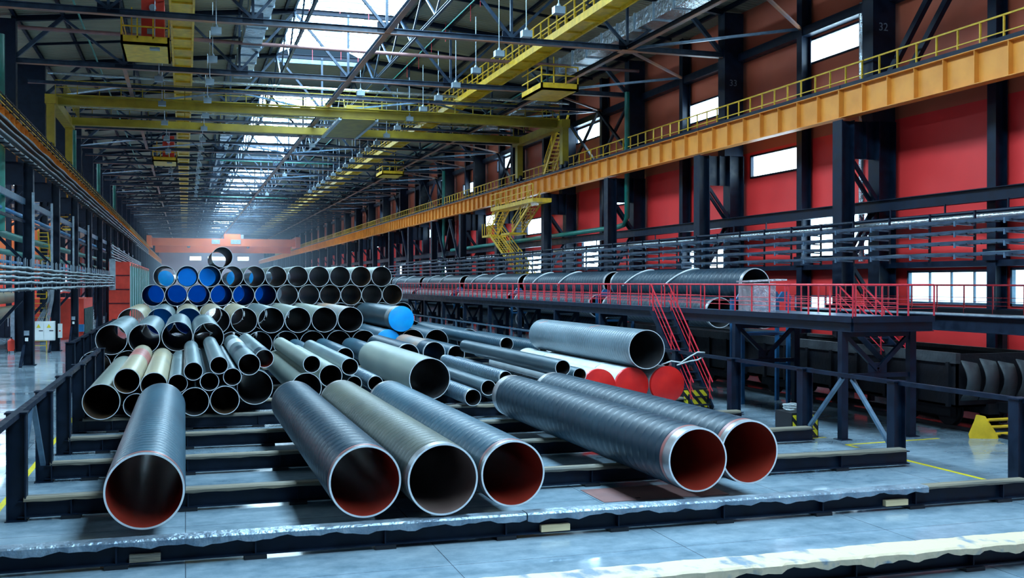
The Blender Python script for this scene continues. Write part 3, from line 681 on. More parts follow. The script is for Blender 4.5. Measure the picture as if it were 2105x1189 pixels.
for i, y in enumerate([18+2.0*k for k in range(40)]):
    lab = 'steel bracket carrying the right cable trays, %s from the camera' % ORD[min(i, 38)]
    if i == 0:
        b0 = thing('tray_bracket', lab, 'bracket', (22.3, y, 5.0), 'brackets of the right cable trays')
        MB().box(22.6, 22.66, y-.03, y+.03, 4.95, 6.5).build('upright', M['dark'], b0)
        for (a, b, z) in TR: MB().bar((22.66, y, z-.05), (21.9, y, z-.02), .05, .05).box(21.88, 21.92, y-.03, y+.03, z-.1, z+.05).build('arm', M['greysteel'], b0)
    else: copy_tree(b0, (22.3, y, 5.0), lab)
long_pipe('tray_support_rail', 'dark rail holding the right tray brackets', [(22.75, 16, 6.45), (22.75, 118, 6.45)], .06, M['dark'], 'rail')
for i, y in enumerate([24, 36, 48, 60, 72, 84, 96, 108]):
    o = MB().bar((22.75, y, 6.42), (24.7, y, 6.6), .12, .14).build('outrigger', M['dark']); tag(o, 'dark arm from crane column to the right cable trays, %s from the camera' % ORD[i], 'arm', 'arms to the right trays')

# ================================================================== PIPES
LI = {'red': 'red_in', 'grey': 'grey_in', 'dark': 'dark_in', 'rust': 'rust_in', 'blue': 'blue_in'}
def pipe(x, z, R, y0, L, lab, grp, body='b_grey', inn='dark', coat=None, cap=None, back=None, rim='steel_rim', bands=(), n=64, name='steel_pipe', inset=.2):
    Lh = L; t = max(.018, R*.035) if not coat else R*.05
    r = thing(name, lab, 'pipe', (x, y0+L/2, z), grp)
    h = L/2; Ro = R-.012 if coat else R; Ri = Ro-t
    s = MB().cyl(Ro, -h, h, n, 0, seg=1); s.cyl(Ri, -h, h, n, 1, inward=True)
    s.annulus(Ri, Ro, -h, n, 2); s.annulus(Ri, Ro, h, n, 2)
    s.build('pipe_wall', [M['steel_band'] if coat else M[body], M[LI[inn]], M[rim]], r, True)
    if coat:
        ci = inset; c = MB().cyl(R, -h+ci, h-ci, n); c.annulus(Ro-.002, R, -h+ci-.04, n, 0, dy=.04); c.annulus(Ro-.002, R, h-ci+.04, n, 0, dy=-.04)
        c.build('coating', M[coat], r, True)
        MB().cyl(Ro+.003, -h+ci-.14, -h+ci+.03, n).build('primer_ring', M['primer'], r, True) if inn == 'red' else None
    for (a, b, m_) in bands: MB().cyl(R+.003, -h+a, -h+b, n).build('painted_band', M[m_], r, True)
    for (cc, yy, bl, nm) in ((cap, -h, .07, 'end_cap'), (back, h-.05, .02, 'rear_cap')):
        if cc:
            q = MB().dome(R+.012 if yy < 0 else Ri-.005, yy-.01, bl, n)
            if yy < 0: q.cyl(R+.012, -h-.01, -h+.12, n); q.annulus(R-.004, R+.012, -h+.12, n)
            q.build(nm, M[cc], r, True)
    return r
P = {}
def P_(k, cx, cy, rr, Y, L):
    g = onY(cx, cy, Y); P[k] = [g.x, g.z, rr*depth(g)/F, Y, L]
for row in [
 ('A',297,1013,81,17.4,11.9),('B',751,993,76,17.2,11.9),('C',911,991,75.5,17.0,11.9),('D',1055,979,69.5,17.3,11.6),('E',1435,948,67.5,17.5,11.6),('F',1541,933,67,17.9,11.3),
 ('g1',212.2,829.2,36.9,31.8,11.8),('g2',263.8,787.8,26,31.9,11.8),('g3',319.4,783.5,26.5,32.0,11.8),('g4',369.2,791.9,19.5,32.0,11.0),
 ('g5',399.6,770.8,19.1,31.9,11.8),('g6',450.3,760.1,18.4,31.9,11.8),('g7',431.2,794.2,19.2,32.0,11.5),('g8',479.1,786.3,18.5,32.2,11.5),
 ('g9',401.6,831.9,29.5,31.9,11.8),('g10',461.1,830.6,29.5,32.0,11.8),('g11',279.5,836.9,25,32.0,11.5),('g12',509,756.5,22.4,32.2,11.8),('g13',527,739,19,35,11.0),
 ('g14',524,797,36,34.3,11.6),('g15',631,803,31,34.3,11.8),('g16',640,754.2,17.9,34.3,11.8),('g17',680,773.5,23.5,35.6,11.8),('g18',719.2,754.5,17.6,35.6,11.8),
 ('g19',728.3,789,15.8,36.5,10.4),('g20',772,789,16.5,36.5,10.4),('H',889,791,43,34.0,10.6),
 ('i1',1157,756.8,16.6,30.5,11.8),('i2',1191.8,771.3,14.6,30.5,11.8),('i3',1039.6,777.3,14.5,33.5,8.5),('i4',1120,796,14.5,33,11.8),('i5',966.6,825.8,18,31.8,9.5),('i6',1010,803,16,32.5,11.5),('i7',1043,826,15.5,31.5,11.8),
 ('g24',838.5,739,24.5,47.5,8.2),('g25',892.6,733,24,48.5,7.2),('g22',709.4,733,18.5,47.5,8.2),('g26',938,729,18.5,49,6.8),
 ('i8',1057,722,14.5,46,11.8),('g21',640,733,18.5,48.2,7.5),('g23',778,738,22,47.3,8.4),('i9',1105,722,14.5,46,11.8)]: P_(*row)
P['k1'] = [12.62, 1.0, .555, 31.2, 10.8]; P['k2'] = [13.76, 1.0, .565, 31.2, 10.8]; P['k3'] = [14.92, 1.02, .58, 31.0, 10.8]; P['J'] = [14.14, 2.18, .63, 30.9, 10.2]
for i in range(4): P['s%d' % (i+1)] = [-2.76+1.235*i, 2.08, .595, 44, 11.6]; P['s%d' % (i+5)] = [-3.37+1.235*i, 1.05, .595, 44.1, 11.5]
for i in range(9): P['m%d' % (i+1)] = [-2.57+1.372*i, 2.36, .672, 56, 11.6]
P['m10'] = [11.16, 2.36, .68, 56, 11.6]
for i in range(12): P['n%d' % (i+1)] = [-.42+1.372*i, 1.12, .66, 56.2, 11.5]
for i in range(11): P['t%d' % (i+1)] = [-1.21+1.353*i, 4.70, .67, 68.5, 11.8]
for i in range(12): P['u%d' % (i+1)] = [-1.885+1.36*i, 3.53, .674, 68.6, 11.8]
for i in range(12): P['v%d' % (i+1)] = [-1.21+1.36*i, 2.34, .674, 68.7, 11.7]
for i in range(13): P['w%d' % (i+1)] = [-1.885+1.36*i, 1.13, .674, 68.7, 11.7]
q = onY(456.8, 530.2, 69); P['top'] = [q.x, 5.94, .65, 69, 11.8]
for i in range(7): P['z%d' % (i+1)] = [-1.6+1.9*i, 4.66, .66, 94, 11.8]
# relax small overlaps between parallel pipes
ks = list(P)
for it in range(60):
    for i, a in enumerate(ks):
        for b in ks[i+1:]:
            A, B = P[a], P[b]
            if A[3] < B[3]+B[4]+.25 and B[3] < A[3]+A[4]+.25:
                dx = B[0]-A[0]; dz = B[1]-A[1]; d = hypot(dx, dz); ov = A[2]+B[2]+.012-d
                if ov > 0 and d > 1e-6:
                    fa, fb = (.5, .5) if a[0] == b[0] else ((.5, .5))
                    A[0] -= dx/d*ov*fa; A[1] -= dz/d*ov*fa; B[0] += dx/d*ov*fb; B[1] += dz/d*ov*fb
    for k in ks:
        if P[k][1]-P[k][2] < .445: P[k][1] = .445+P[k][2]
def pp(k, lab, grp, **kw):
    x, z, R, Y, L = P[k]; return pipe(x, z, R, Y, L, lab, grp, **kw)
FR = 'large coated pipes in the front row'
pp('A', 'big blue tape-wrapped pipe with red bore, alone at the left of the front row', FR, coat='co_blue', inn='red', n=96)
pp('B', 'big dark blue wrapped pipe with red bore, left of the olive pipe in front', FR, coat='co_blue2', inn='red', n=96)
pp('C', 'big olive grey wrapped pipe with brownish grey bore in the front row', FR, coat='co_olive', inn='grey', n=96, inset=.28)
pp('D', 'big dark blue ribbed pipe with red bore, right of the olive pipe in front', FR, coat='co_blue', inn='red', n=96, inset=.26)
pp('E', 'long black-blue wrapped pipe with red bore overhanging at the right front', FR, coat='co_blue2', inn='red', n=96, inset=.42)
pp('F', 'rightmost big dark wrapped pipe with red bore in the front row', FR, coat='co_blue2', inn='red', n=96, inset=.3)
G = 'loose pipes on the near rack behind the front row'
pp('g1', 'wide grey-brown bare pipe against the left posts of the near rack', G, body='b_dull', inn='rust')
pp('g2', 'yellowish bare pipe with a faded red band, left side of near rack', G, body='b_yel', inn='rust', bands=((6.2, 9.6, 'b_red'),))
pp('g3', 'plain yellowish bare pipe right beside the one with a red band', G, body='b_yel', inn='rust')
pp('g4', 'narrow dull grey pipe squeezed right of the plain yellowish pipe', G, body='b_grey')
pp('g5', 'narrow grey pipe on top, first to the right above the big blue front pipe', G, body='b_grey')
pp('g6', 'narrow grey pipe on top, second to the right above the front pipes', G, body='b_grey')
pp('g7', 'narrow open pipe in the gap below the two narrow top pipes', G, body='b_dark')
pp('g8', 'narrow dark pipe under the multi-toned pipe of the near rack', G, body='b_dark')
pp('g9', 'dark bottom-layer pipe directly right of the big blue front pipe', G, body='b_dark', inn='dark')
pp('g10', 'dark bottom-layer pipe, second right of the big blue front pipe', G, body='b_dark', inn='rust')
pp('g11', 'small bottom pipe half hidden behind the big blue front pipe', G, body='b_dark', inn='dark')
pp('g12', 'pipe painted in light and mid grey zones, top of the near pile', G, body='b_grey', bands=((3.0, 4.6, 'b_dark'), (6.5, 9, 'white_coat')))
pp('g13', 'grey pipe with a blue band behind the multi-toned pipe', G, body='b_grey', bands=((.1, 1.4, 'co_blue2'),), inn='red')
pp('g14', 'large dark open pipe at the bottom left of the dark blue front pipe', G, body='b_dark', inn='dark')
pp('g15', 'wide matt grey pipe behind the far end of the dark blue front pipe', G, body='b_dull')
pp('g16', 'slim green-grey pipe lying on the wide matt grey pipe', G, body='b_dull')
pp('g17', 'mid-size grey pipe with rusty streak between the two slim grey pipes', G, body='b_dull')
pp('g18', 'slim grey pipe with a pale end, right of the mid-size streaked pipe', G, body='b_grey')
pp('g19', 'small thin-walled pipe, left of a pair under the wide plain pipe', G, body='b_dark')
pp('g20', 'small banded pipe, right of a pair under the wide plain pipe', G, coat='co_ribbed')
pp('H', 'widest plain green-grey pipe with dark mouth in the middle of the rack', G, body='b_dull', n=96)
pp('i1', 'long slim bare steel pipe lying on top right of the middle', G, body='b_dark', rim='steel_rim')
pp('i2', 'slim pipe ending just left of the red capped pipes', G, body='b_dark', inn='rust')
pp('i3', 'short ribbed slim pipe in front of the long slim bare pipe', G, coat='co_ribbed')
pp('i4', 'ribbed slim pipe running under the long slim bare pipe', G, coat='co_ribbed')
pp('i5', 'short slim pipe with pale rim right of the widest pipe', G, coat='co_ribbed')
pp('i6', 'slim dark pipe beside the short ribbed slim pipe', G, body='b_dark')
pp('i7', 'slim blue-grey pipe beside the back of the overhanging front pipe', G, body='b_grey')
for (ya, yb, a0) in ((-1.4, -1.0, 1.75), (3.9, 4.4, 1.9)):
    Rj = .634; g = MB(); vs = []
    for q in range(7):
        t = q/6; aa = a0+.35*t+.05*sin(q*2.2); yy = ya+(yb-ya)*t
        for w_ in (0, .07): vs.append((Rj*cos(aa), yy+w_, Rj*sin(aa)))
    MARKS = globals().setdefault('MARKS', []); g._add(vs, [(2*q, 2*q+1, 2*q+3, 2*q+2) for q in range(6)]); MARKS.append(g)
K = 'white pipes with red caps'
pp('k1', 'white coated pipe with bright red cap, left of the three', K, body='white_coat', cap='cap_red', n=80)
pp('k2', 'white coated pipe with bright red cap, middle of the three', K, body='white_coat', cap='cap_red', n=80)
pp('k3', 'white coated pipe with bright red cap, right of the three', K, body='white_coat', cap='cap_red', n=80)
JJ = pp('J', 'large silver-grey spiral pipe resting on the red capped pipes', G, body='co_grey', inn='dark', n=96)
M['mark'] = mat('orange_chalk_mark', (.75, .2, .1), .6)
for g in MARKS: g.build('chalk_mark', M['mark'], JJ, True)['label'] = 'orange chalk scrawl on the silver-grey pipe'
S = 'blue-grey pipes of the second rack'
for i in range(4):
    pp('s%d' % (i+1), 'blue-grey wide bare pipe with thin pale rim, %s from the left of its upper row' % ORD[i], S, body='b_grey', inn='dark')
    pp('s%d' % (i+5), 'dark pipe under the blue-grey upper row, %s from the left' % ORD[i], S, body='b_dark')
D2 = 'dark pipes at mid distance'
pp('g21', 'dark blue pipe behind the slim green-grey pipe', D2, coat='co_blue')
pp('g22', 'dark blue pipe with pale rim behind the two slim grey pipes', D2, coat='co_blue')
pp('g23', 'dark blue pipe behind the widest plain pipe', D2, coat='co_blue')
pp('g24', 'dark blue coated pipe with wide pale rim right of the widest pipe top', D2, coat='co_blue2')
pp('g25', 'dark coated pipe with a long rusty pink patch behind the widest pipe', D2, coat='co_blue2', bands=((1.6, 7.0, 'b_rust'),))
pp('g26', 'dark blue pipe right of the rusty pink patched pipe', D2, coat='co_blue')
pp('i8', 'dark blue pipe behind the long slim bare pipe', D2, coat='co_blue')
pp('i9', 'farthest dark blue pipe right of the middle, near the teal guard rail', D2, coat='co_blue')
Mg = 'rusty pale pipes of the middle stack'
mb_ = ['b_yel', 'b_grey', 'b_yel', 'b_tan', 'b_yel', 'b_grey', 'b_dull', 'b_dull', 'b_rust']
mi_ = ['rust', 'blue', 'blue', 'dark', 'dark', 'dark', 'blue', 'dark', 'blue']
mw = {'b_yel': 'cream', 'b_grey': 'grey', 'b_tan': 'tan', 'b_dull': 'dull grey', 'b_rust': 'rust brown'}
for i in range(9):
    pp('m%d' % (i+1), '%s open pipe, %s from the left in the middle stack top row' % (mw[mb_[i]], ORD[i]), Mg, body=mb_[i], inn='dark' if i in (6, 8) else mi_[i], back='cap_film' if i in (1, 2) else None)
pp('m10', 'dark pipe closed with a bright blue cap at the right of the middle stack', Mg, body='b_rust' if False else 'b_dark', cap='cap_blue', bands=((.3, 1.4, 'b_rust'),), n=80)
for i in range(12):
    cap = 'cap_blue' if i == 8 else None
    lab = 'blue capped pipe in the lower row right of the middle stack' if cap else 'dark lower pipe of the middle stack, %s from the left' % ORD[i]
    pp('n%d' % (i+1), lab, 'lower pipes of the middle stack', body='co_blue' if i > 4 else 'b_dark', cap=cap)
T = 'open pipes of the tall far stack'
for i in range(11):
    pp('t%d' % (i+1), 'open pale-rimmed pipe in the top full row of the far stack, %s from left' % ORD[i], T, body='b_dull', inn='rust' if i in (5, 9) else 'dark', back='cap_film' if i in (1, 2) else None)
for i in range(12):
    pp('u%d' % (i+1), 'open pipe in the second row of the far stack, %s from left' % ORD[i], T, body='b_dull', inn='rust' if i in (9, 11, 8) else 'dark', back='cap_film2' if i in (0, 1, 2, 3, 4, 5) else None)
for i in range(12): pp('v%d' % (i+1), 'dark pipe in the third row of the far stack, %s from left' % ORD[i], T, body='b_dark', n=32)
for i in range(13): pp('w%d' % (i+1), 'dark pipe in the lowest row of the far stack, %s from left' % ORD[i], T, body='b_dark', n=32)
pp('top', 'single dark open pipe lying alone on top of the far stack', T, body='b_dark', inn='dark')
for i in range(7): pp('z%d' % (i+1), 'blue capped pipe seen through the far stack, %s from left' % ORD[i], 'blue capped pipes beyond the far stack', body='b_dark', cap='cap_blue', n=32)

# ================================================================== RACKS
def wavy_board(x0, x1, yc, w, z, t, amp, seed, seg=60, droop=0.):
    rr = random.Random(seed); mb = MB(); ph = [rr.random()*6 for _ in range(4)]
    ring = []
    for i in range(seg+1):
        x = x0+(x1-x0)*i/seg
        a = amp*(.5*sin(x*1.7+ph[0])+.5*sin(x*4.1+ph[1])+.5*sin(x*9+ph[2])+.4*sin(x*19+ph[3])); b = amp*.4*sin(x*6.1+ph[3])
        yf = yc-w/2-abs(a)*.8
        ring.append([(x, yf, z-droop*(.7+.2*sin(x*2.3+ph[2])+.25*sin(x*7.7+ph[1])+.15*sin(x*17+ph[3]))), (x, yf-.004, z+t*.5+b*.2), (x, yc-w/2+.03, z+t+b*.15), (x, yc+w/2+a*.5, z+t*.9+b*.1), (x, yc+w/2+a*.5, z)])
    vs = [p for g in ring for p in g]; n = 5
    fs = [(i*n+k, (i+1)*n+k, (i+1)*n+(k+1) % n, i*n+(k+1) % n) for i in range(seg) for k in range(n)]
    fs += [tuple(range(n)), tuple(range(seg*n, seg*n+n))]
    mb._add(vs, fs); return mb
RY = [13.1, 17.0, 20.9, 24.8, 28.6, 32.4, 36.2, 40.1]
XL, XR = -2.9, 16.25
def rack_beam(y, xl, xr, lab, grp, sp=2.05, det=True):
    r = thing('rack_beam', lab, 'rack beam', ((xl+xr)/2, y, 0), grp)
    MB().ibar((xl, y, .215), (xr, y, .215), .24, .31, .022).build('i_beam', M['dark'], r)
    x = xl+.9; n = 0
    while x < xr-.3:
        MB().box(x-.012, x+.012, y-.115, y+.115, .083, .347).build('stiffener', M['dark'], r)
        if det: MB().box(x-.17, x+.17, y-.16, y+.16, 0, .06).build('foot_plate', M['black'], r)
        x += sp; n += 1
    return r
wood_cols = ['wood', 'sheet']
for i, y in enumerate(RY):
    xl, xr = (-6, 22) if i == 0 else ((-6, XR) if i == 1 else (XL, XR))
    rack_beam(y, xl, xr, 'dark steel rack beam across the floor, %s from the camera' % ORD[i], 'rack beams of the near rack', det=i < 6)
    if i == 0:
        o = wavy_board(-6, 22, y, .56, .372, .05, .05, 5, 260, .10).build('cover_strip', M['canvas']); tag(o, 'cream worn canvas strip draped over the nearest rack beam', 'cover strip')
    elif i == 1:
        o = wavy_board(-6, 5.5, y, .30, .372, .055, .02, 8, 90, .09).build('cover_strip', M['sheet']); tag(o, 'crumpled metal cover strip under the big pipes in front, left length', 'cover strip')
        o = wavy_board(5.52, 13.6, y, .32, .372, .055, .022, 9, 80, .09).build('cover_strip', M['sheet']); tag(o, 'crumpled metal cover strip on second rack beam, right length', 'cover strip')
        o = wavy_board(13.62, 16.0, y, .26, .372, .05, .012, 11, 20, .02).build('timber_batten', M['wood']); tag(o, 'brown timber batten at the right end of the second rack beam', 'timber batten')
    else:
        o = wavy_board(xl+.1, xr-.1, y, .27, .372, .06, .012, 20+i, 90, .03).build('timber_batten', M['wood']); tag(o, 'rough timber batten on the %s rack beam from the camera' % ORD[i], 'timber batten', 'timber battens on the near rack')
for i, y in enumerate([45, 48.9, 52.8, 56.8, 60.7, 66.5, 70.5, 75, 79.5]):
    rack_beam(y, -4.1, 17.6, 'dark steel rack beam under the far stacks, %s from the camera' % ORD[i], 'rack beams of the far rack', det=False, sp=4)
    o = MB().box(-4.0, 17.5, y-.13, y+.13, .37, .435).build('timber_batten', M['wood']); tag(o, 'timber batten under the far stacks, %s from the camera' % ORD[i], 'timber batten', 'timber battens of the far rack')
def fence(x, ys, name_lab, brace=None, zt=1.95, thin=False):
    r = thing('rack_guard', name_lab, 'rack guard', (x, ys[0], 0)); w = .30 if not thin else .1
    for y in ys:
        if thin: MB().box(x-.05, x+.05, y-.05, y+.05, 0, zt).build('post', M['greysteel'], r)
        else:
            po = MB().ibar((x, y, 0.0), (x, y, zt), .28, .33, .025, 0, (1, 0, 0)).build('post', M['dark'], r)
            MB().box(x-.19, x+.19, y-.17, y+.17, zt, zt+.03).build('cap_plate', M['dark'], po); MB().box(x-.19, x+.19, y-.17, y+.17, .0, .02).build('foot_plate', M['dark'], po)
    for a, b in zip(ys[:-1], ys[1:]):
        MB().bar((x, a+.12, zt-.02), (x, b-.12, zt-.02), .13 if not thin else .08, .10 if not thin else .08).build('top_rail', M['dark'] if not thin else M['greysteel'], r)
    if brace:
        a, b = brace; mid = (a+b)/2
        for e in (a+.25, b-.25): MB().bar((x, mid+(e-mid)*.12, zt-.1), (x, e, .42 if e > mid else .42), .10, .08).build('brace', M['greysteel'], r)
fence(XL-.02, [17.0, 20.9, 24.8, 28.6, 32.5, 36.3, 40.2], 'dark row of steel posts with top rail along the left of the near rack', (20.9, 24.8))
fence(XR+.02, [13.2, 17.4, 21.3, 25.2, 29.1, 33.0, 36.9, 40.8], 'dark row of steel posts with top rail along the right of the near rack', (21.3, 25.2))
fence(-4.3, [44.5, 48.4, 52.3, 56.2, 60.1, 64, 68, 72], 'dark post row left of the second and far stacks')
fence(16.3, [44.7+3.9*k for k in range(12)], 'thin teal-grey guard rail at the far right of the racks', None, 1.95, True)

# small things on the floor and beams
def block(px, py, z, w, lab, m='fresh_wood', name='wood_block', yoff=None):
    p = onZ(px, py, z); o = MB().box(-w/2, w/2, -.06, .06, 0, .11).build(name, M[m]); o.location = (p.x, p.y, z); o.rotation_euler = (0, 0, random.uniform(-.05, .05)); tag(o, lab, 'wood block'); return o
for (X_, lab, w) in ((onY(1143, 1085, 16.86).x, 'pale wood block on the foot of the second rack beam, left one', .52), (onY(1845, 1027, 16.86).x, 'pale wood block on the foot of the second rack beam, right one', .5), (onY(298, 1110, 16.86).x, 'flat grey wood block wedged under the big blue front pipe', .45)):
    o = MB().box(-w/2, w/2, -.05, .05, 0, .11).build('wood_block', M['fresh_wood'] if 'pale' in lab else M['wood']); o.location = (X_, 16.92, .085); tag(o, lab, 'wood block')
p = onZ(212, 1167, 0); o = MB().tube((0, 0, 0), (0, 0, .03), .045, 7).build('wood_chip', M['fresh_wood']); o.location = p; tag(o, 'tiny pale chip lying on the floor at bottom left', 'wood chip')
a = onZ(1190, 1008, 0); b = onZ(1240, 1033, 0)
r = thing('floor_hatch', 'rusty pink steel hatch plate flush in the floor between front pipes', 'floor hatch', (9.0, 19.9, 0)); MB().box(7.85, 10.6, 19.15, 20.45, .002, .012).build('plate', M['hatch'], r); MB().box(8.6, 8.7, 19.3, 19.35, .012, .02).build('lifting_slot', M['black'], r)
for nm, pts in (('long yellow floor line left of the near rack', ((-3.4, 14), (-3.4, 60))), ('yellow floor line right of the near rack', ((16.75, 16), (16.75, 22.6)))):
    (x, y0), (x1, y1) = pts; o = MB().box(x-.06, x+.06, y0, y1, .002, .006).build('floor_line', M['paint_yel']); tag(o, nm, 'floor marking')
pa, pb, pc = onZ(1740, 915, 0), onZ(1930, 902, 0), onZ(1770, 922, 0)
o = MB().bar((pa.x, pa.y, .004), (pb.x, pb.y, .004), .1, .004).bar((pa.x, pa.y, .004), (pa.x, pa.y-.5, .004), .1, .004).build('floor_line', M['paint_yel']); tag(o, 'yellow L-shaped floor line beside the platform legs', 'floor marking')
pa = onZ(1660, 902, 0); o = MB().bar((pa.x-.2, pa.y, .004), (pa.x+.6, pa.y+.03, .004), .1, .004).build('floor_line', M['paint_yel']); tag(o, 'short yellow floor line by the striped bollard block', 'floor marking')
# striped blocks
def striped(px, py, s, lab, h=.62):
    p = onZ(px, py, 0); r = thing('striped_block', lab, 'bollard block', (p.x, p.y, 0)); w = s
    MB().box(p.x-w/2, p.x+w/2, p.y, p.y+w, 0, h).build('block', M['hazard_k'], r)
    for k in range(-1, 4):
        # diagonal stripe quads clipped to the front face
        a = p.x-w/2+k*w/3.2; pts = []
        x0, x1, x2, x3 = a, a+w/6.5, a+w/6.5-h*.0, a
        q = [(a, h-.06), (a+w/6, h-.06), (a+w/6+h*.75, .06), (a+h*.75, .06)]
        lo, hi = p.x-w/2+.03, p.x+w/2-.03
        poly = []
        def clip(pl, f):
            out = []
            for i in range(len(pl)):
                A, B = pl[i], pl[(i+1) % len(pl)]; fa, fb = f(A), f(B)
                if fa >= 0: out.append(A)
                if fa*fb < 0: t = fa/(fa-fb); out.append((A[0]+(B[0]-A[0])*t, A[1]+(B[1]-A[1])*t))
            return out
        q = clip(q, lambda v: v[0]-lo); q = clip(q, lambda v: hi-v[0]) if q else q
        if len(q) > 2:
            g = MB(); g._add([(v[0], p.y-.006, v[1]) for v in q], [tuple(range(len(q)))]); g.build('yellow_stripe', M['paint_yel'], r)
    return p
p1 = striped(1430, 842, .95, 'black and yellow striped block right of the red capped pipes', .72)
p2 = striped(1655, 902, .85, 'black and yellow striped block with rope behind a rack post', .72)
def coil(c, R, n, lab, rs=4):
    rr = random.Random(rs); pts = []
    for i in range(n*14):
        a = 2*pi*i/14; q = R*(.75+.3*rr.random()); pts.append((c[0]+q*cos(a), c[1]+q*.7*sin(a), c[2]+.025*i/14+.02*rr.random()))
    o = MB().path(pts, .014, 6).build('rope_coil', M['rope']); tag(o, lab, 'rope')
coil((p2.x-.1, p2.y+.45, .74), .3, 7, 'white rope coil on the striped block behind the rack post')
o = MB().path([(14.75, 31.1, 1.66), (15.05, 31.0, 1.78), (15.4, 31.0, 1.72), (15.7, 31.0, 1.9), (16.0, 31.0, 2.05), (16.3, 31.1, 2.02), (16.35, 31.2, 1.9), (16.1, 31.2, 1.78), (15.8, 31.2, 1.74), (15.5, 31.2, 1.66), (15.35, 31.2, 1.62)], .025, 8).build('sling', M['rope']); tag(o, 'white rope sling hanging from the rack rail by the red caps', 'rope')
for i, (yy) in enumerate((33.4, 39.0)):
    pts = [(14.92+.60*cos(a), yy, 1.02+.60*sin(a)) for a in [pi*j/12 for j in range(13)]]
    pts = [(13.76+.585*cos(a), yy, 1.0+.585*sin(a)) for a in [pi*j/12 for j in range(13)]]
    o = MB().path(pts, .022, 6).build('sling', M['rope']); tag(o, 'grey rope round the middle white pipe, %s one' % ('near', 'far')[i], 'rope')
# yellow wheel stop
r = thing('wheel_stop', 'yellow steel wheel stop with round bars on the track before the wagon', 'wheel stop', (21.5, 24.0, 0))
for x in (21.1, 23.0):
    g = MB(); prof = [(-.42, .0), (.42, 0), (.40, .10), (.02, .62), (-.22, .66), (-.27, .5), (-.45, .12)]
    n = len(prof); vs = [(x+b*.05+u*.8, 23.9-u*.35, v) for b in (0, 1) for (u, v) in prof]
    g._add(vs, [tuple(range(n)), tuple(range(2*n-1, n-1, -1))]+[(i, (i+1) % n, n+(i+1) % n, n+i) for i in range(n)]); g.build('side_plate', M['yellow'], r)
for z, dx in ((.52, .12), (.32, .22), (.12, .34)): MB().tube((21.1+dx, 23.85, z), (23.0, 23.85, z), .045, 10).build('cross_bar', M['yellow'], r)

# ================================================================== PLATFORM ON THE RIGHT
PX0, PX1, PX2 = 17.19, 19.83, 18.45; PY0 = 24.35; DZ = 3.36
r = thing('loading_platform', 'long dark raised loading platform with steel legs on the right', 'platform', (17.8, 40, 0))
MB().box(PX0, PX1, PY0, 33.0, DZ-.05, DZ).box(PX0, PX2, 33.0, 92, DZ-.05, DZ).build('deck_plate', M['greysteel'], r)
MB().box(PX0-.04, PX0, PY0, 92, DZ-.12, DZ+.05).box(PX0, PX1, PY0-.04, PY0, DZ-.12, DZ+.05).build('kick_plate', M['dark'], r)
MB().ibar((PX0+.06, PY0, DZ-.24), (PX0+.06, 92, DZ-.24), .15, .28, .02).build('edge_beam', M['dark'], r)
MB().ibar((PX0, PY0+.08, DZ-.24), (PX1, PY0+.08, DZ-.24), .15, .28, .02).build('edge_beam', M['dark'], r)
MB().ibar((PX1-.3, PY0+.08, DZ-.24), (PX1-.3, 33, DZ-.24), .15, .28, .02).build('edge_beam', M['dark'], r)
MB().box(PX0+.2, PX1, PY0+1, PY0+1.15, DZ-.55, DZ-.38).build('edge_beam', M['dark'], r)
for y in [24.9+5.85*k for k in range(11)]:
    xr = 19.5 if y < 33 else 18.35
    for x in (17.28, xr):
        MB().box(x-.1, x+.1, y-.1, y+.1, 0, DZ-.38).box(x-.18, x+.18, y-.18, y+.18, 0, .02).build('leg', M['dark'], r)
    MB().bar((17.28, y, DZ-.45), (xr, y, DZ-.45), .14, .16).build('cross_beam', M['dark'], r)
    xm = (17.28+xr)/2; zl = 1.75
    MB().bar((17.28, y, zl), (xr, y, zl), .1, .12).build('cross_tie', M['dark'], r)
    for x in (17.35, xr-.07): MB().bar((x, y, DZ-.5), (xm, y, zl+.15), .1, .12).build('knee_brace', M['dark'], r)
    MB().box(xm-.3, xm+.3, y-.02, y+.02, zl-.12, zl+.35).build('gusset_plate', M['dark'], r)
def red_rail(x0, y0, x1, y1, zb, n, lab, rails=(1.0,), h=.9, rr=.022):
    r = thing('red_railing', lab, 'railing', (x0, y0, zb))
    for k in range(n+1):
        t = k/n; x = x0+(x1-x0)*t; y = y0+(y1-y0)*t; MB().tube((x, y, zb), (x, y, zb+h), .026, 8).build('post', M['redrail'], r)
    MB().tube((x0, y0, zb+h), (x1, y1, zb+h), .03, 8).build('handrail', M['redrail'], r)
    for f in (.28, .42, .56): MB().tube((x0, y0, zb+h*f), (x1, y1, zb+h*f), .010, 6).build('middle_rail', M['redrail'], r)
    return r
red_rail(PX0+.02, PY0, PX0+.02, PY0+1.06*60, DZ, 60, 'long red railing along the front edge of the loading platform')
red_rail(PX0+.1, PY0+.0, PX1, PY0+.0, DZ, 3, 'short red railing across the near end of the loading platform')
red_rail(PX1-.05, PY0+1.5, PX1-.05, PY0+7.5, DZ, 6, 'red railing along the back edge of the wide platform end')
red_rail(PX2, 35.5, PX2, 92, DZ, 50, 'red railing along the back edge of the narrow platform part')
# red stairs of the platform
r = thing('steel_stair', 'dark stair with red handrails leading down from the platform to the floor', 'stair', (17, 34, 0))
s0 = onX(1392, 655, 16.9); 
flight(r, (16.72, 35.4, DZ), (16.72, 32.0, .05), .72, M['dark'], 13, rm=M['redrail'], rh=.9, rw_=.034)
r = thing('steel_stair', 'stair with red handrails behind the near end of the platform', 'stair', (21.0, 28, 0))
flight(r, (21.0, 29.9, 3.36), (21.0, 27.5, 1.9), .9, M['dark'], 8, rm=M['redrail'], rh=.9, rw_=.034)
